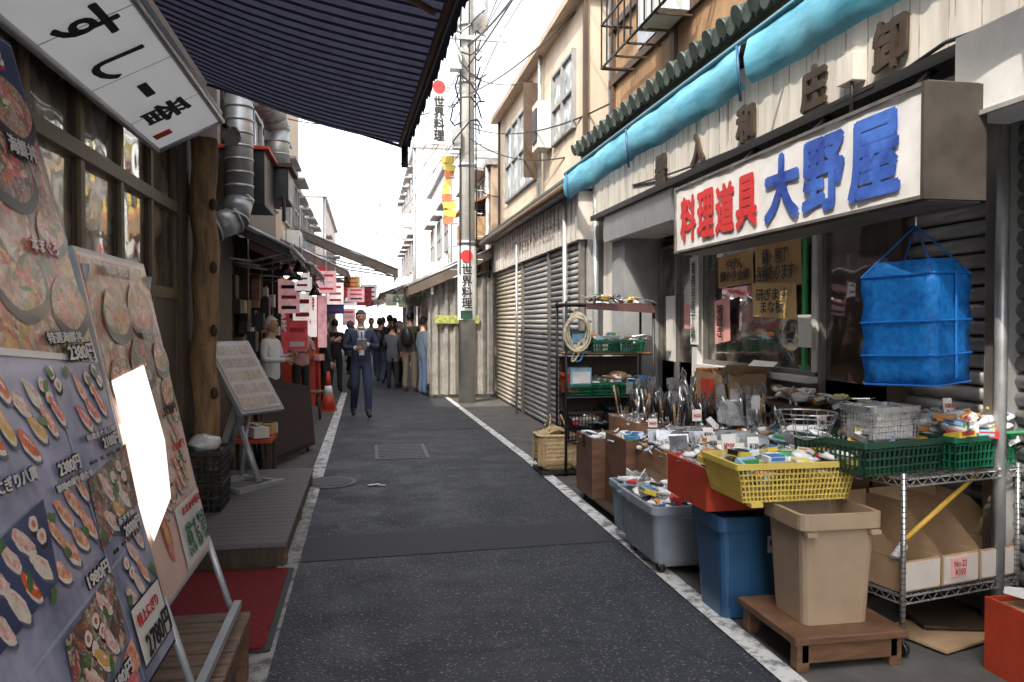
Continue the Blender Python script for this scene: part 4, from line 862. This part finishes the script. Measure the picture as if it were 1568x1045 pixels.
basket(b,2.15,8.03,.82,.26,.34,.11,green,.92,.03,3); b.box(2.06,2.28,7.9,8.1,.92,1.1,brightc[5]); b.obox((2.17,7.89,1.0),(.18,.01,.12),white)
b.box(2.05,2.25,7.92,8.15,1.27,1.48,M('pk_dark',(.05,.1,.12))); b.obox((2.15,7.91,1.4),(.14,.01,.1),brightc[5]); b.obox((2.2,8.0,1.6),(.2,.1,.02),steel,ry=.3)
tub(b,2.1,8.05,.84,.2,.2,.2,redm); b.sph((2.6,8.0,1.0),(.11,.11,.06),woodp,14,8)
b.obox((2.75,7.95,.96),(.25,.15,.03),brightc[1],ry=-.3,rz=.3); basket(b,2.2,8.0,.36,.36,.34,.3,blackm,.95,.035,6); basket(b,2.65,8.0,.36,.4,.34,.34,blackm,.95,.035,6); fill(b,2.1,2.8,7.9,8.15,.5,35,'lpsr'); b.box(2.03,2.9,8.26,8.28,.1,1.2,woodd)
b.done(fixn=False)
b=B('rope_coil'); rp=M('rope',(.6,.52,.38),.8,.3,20)
for k in range(7): b.path([(2.1+.1*(1+.06*k)*math.sin(t*.4)+.02*math.sin(k),7.80-.008*k,1.5+.17*math.cos(t*.4)-.01*k) for t in range(17)],.009,rp,5)
for k in range(3): b.path([(2.1+.06*math.sin(t*.4+k),7.78,1.28+.11*math.cos(t*.4)) for t in range(17)],.008,(brightc[1],rp,yellow)[k],5)
b.cyl((2.08,7.8,1.66),(2.05,7.85,1.72),.01,rp)
b.done()
wk=M('wicker',(.5,.36,.19),.65,.35,30); b=B('wicker_basket'); b.box(1.75,2.13,7.85,8.3,.02,.05,blackm); 
for k,(x,y) in enumerate(((1.78,7.88),(2.1,7.88),(1.78,8.27),(2.1,8.27))): b.box(x-.02,x+.02,y-.02,y+.02,.004,.02,black)
cx,cy=1.94,8.07
rings=[rr(cx,cy,.3+.1*min(1,k/4)+.008*(k%2),.28+.08*min(1,k/4)+.008*(k%2),.052+k*.021,.06,4) for k in range(17)]
b.shell(rings,wk,True,False)
for q,(x,y,z) in enumerate(rr(cx,cy,.41,.37,.37,.06,4)): b.cyl((x,y,.1),(x,y,.38),.009,wk,5)
b.shell([rr(cx,cy,.41,.38,.39,.06,4),rr(cx,cy,.43,.39,.405,.06,4),rr(cx,cy,.37,.33,.42,.06,4),rr(cx,cy,.34,.3,.38,.06,4)],wk,False,False)
for x in (-.11,.11): b.path([(cx+x*(1-.5*math.sin(t*math.pi/12)),cy-.14+.28*t/12,.40+.2*math.sin(t*math.pi/12)) for t in range(13)],.009,wk,6)
for k in range(9): b.path([(cx-.16,cy-.12+.03*k,.40),(cx+R(-.05,.05),cy-.12+.03*k,.47),(cx+.16,cy-.12+.03*k,.41)],.014,wk,5)
b.done(fixn=False)

# ---------- people
skin=M('skin',(.5,.28,.19),.5,.08,8); hairm=M('hair',(.02,.015,.012),.5,.3,20); shoe=M('shoe',(.02,.018,.018),.4)
def person(name,loc,face,h,top,pants,hair=None,arms='down',legs='stand',main=False,shirt=None,shoes=None,seed=0,bagm=None,long=False):
    hair=hair or hairm; shoes=shoes or shoe; k=h/1.72
    J={};E=[]
    def j(n,p,r): J[n]=(Vector(p),r)
    j('pel',(0,0,.95),(.155,.11)); j('bel',(0,0,1.08),(.15,.11)); j('ch',(0,-.005,1.27),(.175,.12)); j('nb',(0,.01,1.42),(.085,.07)); j('nk',(0,0,1.52),(.052,.055)); j('hd',(0,-.005,1.6),(.05,.055))
    E+=[('pel','bel'),('bel','ch'),('ch','nb'),('nb','nk'),('nk','hd')]
    for s,sx in (('L',1),('R',-1)):
        j(s+'sh',(.175*sx,.005,1.385),(.07,.065))
        if arms=='chest': e=(.26*sx,-.03,1.14); w=((.07 if sx>0 else -.09),-.27,1.17+.03*sx)
        elif arms=='phone' and sx>0: e=(.24,-.05,1.15); w=(.12,-.28,1.3)
        elif arms=='swing': e=(.25*sx,.06*sx,1.13); w=(.25*sx,-.12*sx-.05,.9)
        else: e=(.24*sx,.04,1.13); w=(.25*sx,-.04,.88)
        j(s+'el',e,(.052,.052)); j(s+'wr',w,(.036,.033)); E+=[('ch',s+'sh'),(s+'sh',s+'el'),(s+'el',s+'wr')]
        ev,wv=Vector(e),Vector(w); d=(wv-ev).normalized(); hp=wv+d*.08; j(s+'ha',hp,(.03,.022)); E.append((s+'wr',s+'ha'))
        j(s+'hi',(.09*sx,.0,.87),(.1,.1))
        if legs=='walk' and sx>0: kn=(.1,-.16,.52); an=(.1,-.2,.11); to=(.11,-.36,.05)
        elif legs=='walk': kn=(-.1,-.06,.5); an=(-.11,.2,.13); to=(-.12,.06,.035)
        else: kn=(.105*sx,-.01,.5); an=(.115*sx,.03,.09); to=(.135*sx,-.14,.035)
        j(s+'kn',kn,(.076,.076)); j(s+'an',an,(.058,.058)); j(s+'to',to,(.042,.032)); E+=[('pel',s+'hi'),(s+'hi',s+'kn'),(s+'kn',s+'an'),(s+'an',s+'to')]
    names=list(J); me=bpy.data.meshes.new('b'); me.from_pydata([J[n][0] for n in names],[(names.index(a),names.index(c)) for a,c in E],[])
    ob=bpy.data.objects.new('b',me); S.collection.objects.link(ob); sm=ob.modifiers.new('s','SKIN'); sm.use_smooth_shade=True
    for i,n in enumerate(names): 
        me.skin_vertices[0].data[i].radius=J[n][1]; me.skin_vertices[0].data[i].use_root=(n=='pel')
    su=ob.modifiers.new('u','SUBSURF'); su.levels=2 if main else 1; su.render_levels=su.levels
    dg=bpy.context.evaluated_depsgraph_get(); dg.update(); bme=bpy.data.meshes.new_from_object(ob.evaluated_get(dg)); bpy.data.objects.remove(ob)
    bb=B(name); bb.bm.from_mesh(bme)
    bb.m=[top,pants,skin,shoes]
    def part(p):
        best=None;bd=9
        for a,c in E:
            A,C=J[a][0],J[c][0]; t=max(0,min(1,(p-A).dot(C-A)/(C-A).length_squared)); d=(A+(C-A)*t-p).length
            if d<bd: bd=d;best=(a,c,t)
        a,c,t=best
        if c.endswith('to'): return 3
        if c.endswith('ha') or c=='hd' or c=='nk': return 2
        if c[1:] in('kn','an'): return 0 if (long and p.z>.75) else 1
        if c=='Lhi' or c=='Rhi': return 0 if p.z>.86 and not main else 1
        if c=='bel' and t<.3 and p.z<.97: return 1 if main else 0
        return 0
    for f in bb.bm.faces: f.material_index=part(f.calc_center_median()); f.smooth=True
    for s,sx in (('L',1),('R',-1)):
        wv,hp=J[s+'wr'][0],J[s+'ha'][0]; d=(hp-wv).normalized(); side=Vector((0,1,0)) if abs(d.z)>.6 else Vector((0,0,1)); side=(side-d*side.dot(d)).normalized(); nn=d.cross(side)*(-sx)
        for i,Lf in enumerate((.062,.072,.068,.052)):
            o=hp+side*(.027-.018*i)*-1; m1=o+d*Lf*.55+nn*.008; bb.cyl(o-d*.02,m1,.0095,skin,6,r2=.009); bb.cyl(m1,m1+d*Lf*.45+nn*.03,.009,skin,6,r2=.0065)
        o=wv+d*.035-side*.02; t=o-side*.045+d*.035; bb.cyl(o,t,.012,skin,6,r2=.010); bb.cyl(t,t+d*.03+nn*.008,.010,skin,6,r2=.007)
    hc=Vector((0,-.015,1.625))
    def hf(p):
        x,y,z=p
        if z<0: f=1-.35*(-z/.12)**1.5; x*=f; y=y*(1-.12*(-z/.12)) 
        if y<0: y*=.93
        return Vector((x,y,z))
    n,kk=(20,14) if main else (12,8)
    bb.sph(hc,(.078,.1,.122),skin,n,kk,None,hf)
    bb.sph(hc+Vector((0,-.095,-.012)),(.012,.018,.022),skin,8,6)
    for sx in (-1,1):
        bb.sph(hc+Vector((.03*sx,-.083,.008)),(.011,.008,.006),ink,8,5); bb.obox(hc+Vector((.03*sx,-.088,.026)),(.03,.006,.005),hair); bb.sph(hc+Vector((.077*sx,.005,-.005)),(.01,.018,.028),skin,8,6)
    bb.obox(hc+Vector((0,-.087,-.052)),(.04,.006,.007),M('lip',(.4,.15,.12)))
    def hairf(p):
        x,y,z=p
        if y<-.02 and z<.065: z=.065+(z*.1); 
        if z<-.05: z=-.05
        return Vector((x,y,z))
    bb.sph(hc+Vector((0,.008,.008)),(.086,.106,.126),hair,n,kk,None,hairf)
    if shirt: 
        bb.poly([(-.05,-.118,1.42),(.05,-.118,1.42),(.0,-.148,1.1)],shirt)
        bb.sph((0,-.03,1.455),(.07,.065,.022),shirt,12,6)
    if main:
        bb.poly([(-.013,-.135,1.395),(.013,-.135,1.395),(.02,-.155,1.2),(0,-.155,1.16),(-.02,-.155,1.2)],M('tie',(.05,.05,.12)))
        lan=M('lanyard',(.35,.4,.5)); bb.path([(-.06,-.07,1.45),(-.05,-.14,1.3),(0,-.155,1.12)],.006,lan); bb.path([(.06,-.07,1.45),(.05,-.14,1.3),(0,-.155,1.12)],.006,lan); bb.obox((0,-.16,1.07),(.08,.006,.1),paper)
        bb.obox((-.01,-.33,1.2),(.15,.02,.19),M('tablet',(.3,.32,.34),.3),rx=.5)
        for s in 'LR':
            a=J[s+'wr'][0]; e=J[s+'el'][0]; d=(e-a).normalized(); bb.cyl(a-d*.005,a+d*.03,.037,shirt,12)
        bb.sph((0,0,.955),(.165,.118,.018),black,16,6)
    if bagm: bb.sph((0,.17,1.2),(.14,.08,.2),bagm,10,8); bb.path([(.1,.1,1.38),(.12,-.09,1.35),(.12,-.05,1.1)],.015,bagm)
    X=Matrix.Translation(loc)@Matrix.Rotation(face,4,'Z')@Matrix.Scale(k,4)
    bmesh.ops.transform(bb.bm,matrix=X,verts=bb.bm.verts)
    return bb.done()
dn=M('navy_cloth',(.025,.035,.075),.8,.25,20); wc=M('white_cloth',(.65,.66,.68),.8,.1,20); bk=M('black_cloth',(.02,.02,.022),.85,.3,20); gy=M('grey_cloth',(.1,.105,.12),.85,.2,20); ol=M('olive_cloth',(.06,.06,.04),.85,.2,20); je=M('jeans',(.05,.08,.14),.85,.2,20); br_=M('brown_cloth',(.1,.05,.035),.85,.2,20); kh=M('khaki_cloth',(.22,.18,.13),.85,.2,20); lb=M('slate_blue_cloth',(.06,.085,.12),.85,.2,20)
grh=M('grey_hair',(.12,.11,.1),.6,.3,20)
person('walking_man',(-.08,13.3,.004),.08,1.74,dn,dn,arms='chest',legs='walk',main=True,shirt=wc)
P_=[(-.68,18.2,3.0,1.62,bk,bk,'down','stand'),(-.35,18.6,2.4,1.58,gy,bk,'swing','walk'),(-1.0,16.5,1.5,1.58,br_,bk,'phone','stand'),(.35,20.5,2.9,1.66,bk,je,'down','walk'),(.62,21.0,3.3,1.74,bk,bk,'swing','walk'),(.98,18.0,2.6,1.78,ol,kh,'down','stand'),(.8,19.6,1.2,1.58,br_,bk,'phone','stand'),(1.2,16.9,1.9,1.66,lb,je,'down','stand'),(.15,23,.1,1.68,gy,je,'down','walk'),(.5,24,3.1,1.7,bk,gy,'down','stand'),(-.4,24.5,.2,1.66,dn,bk,'swing','walk'),(.9,25.5,3,1.7,ol,bk,'down','stand'),(.2,29,.2,1.65,bk,bk,'down','walk'),(.62,18.9,2.8,1.54,gy,bk,'phone','stand'),(-.78,15.6,2.0,1.6,bk,bk,'phone','stand')]
for i,(x,y,f,h,t,p,a,lg) in enumerate(P_): person('pedestrian',(x,y,.004),f,h,t,p,hair=grh if i%5==1 else hairm,arms=a,legs=lg,seed=i,shoes=redp if i==5 else None,bagm=black if i in(3,5,9) else None,long=i in(0,2,6,13))
person('stall_vendor',(-1.25,11.0,.0),1.2,1.62,wc,bk,arms='chest',hair=M('white_cap',(.7,.7,.7)),seed=40)
person('stall_vendor',(-1.15,14.7,.0),.6,1.6,M('dusty_pink_cloth',(.5,.25,.25)),bk,arms='chest',seed=41)
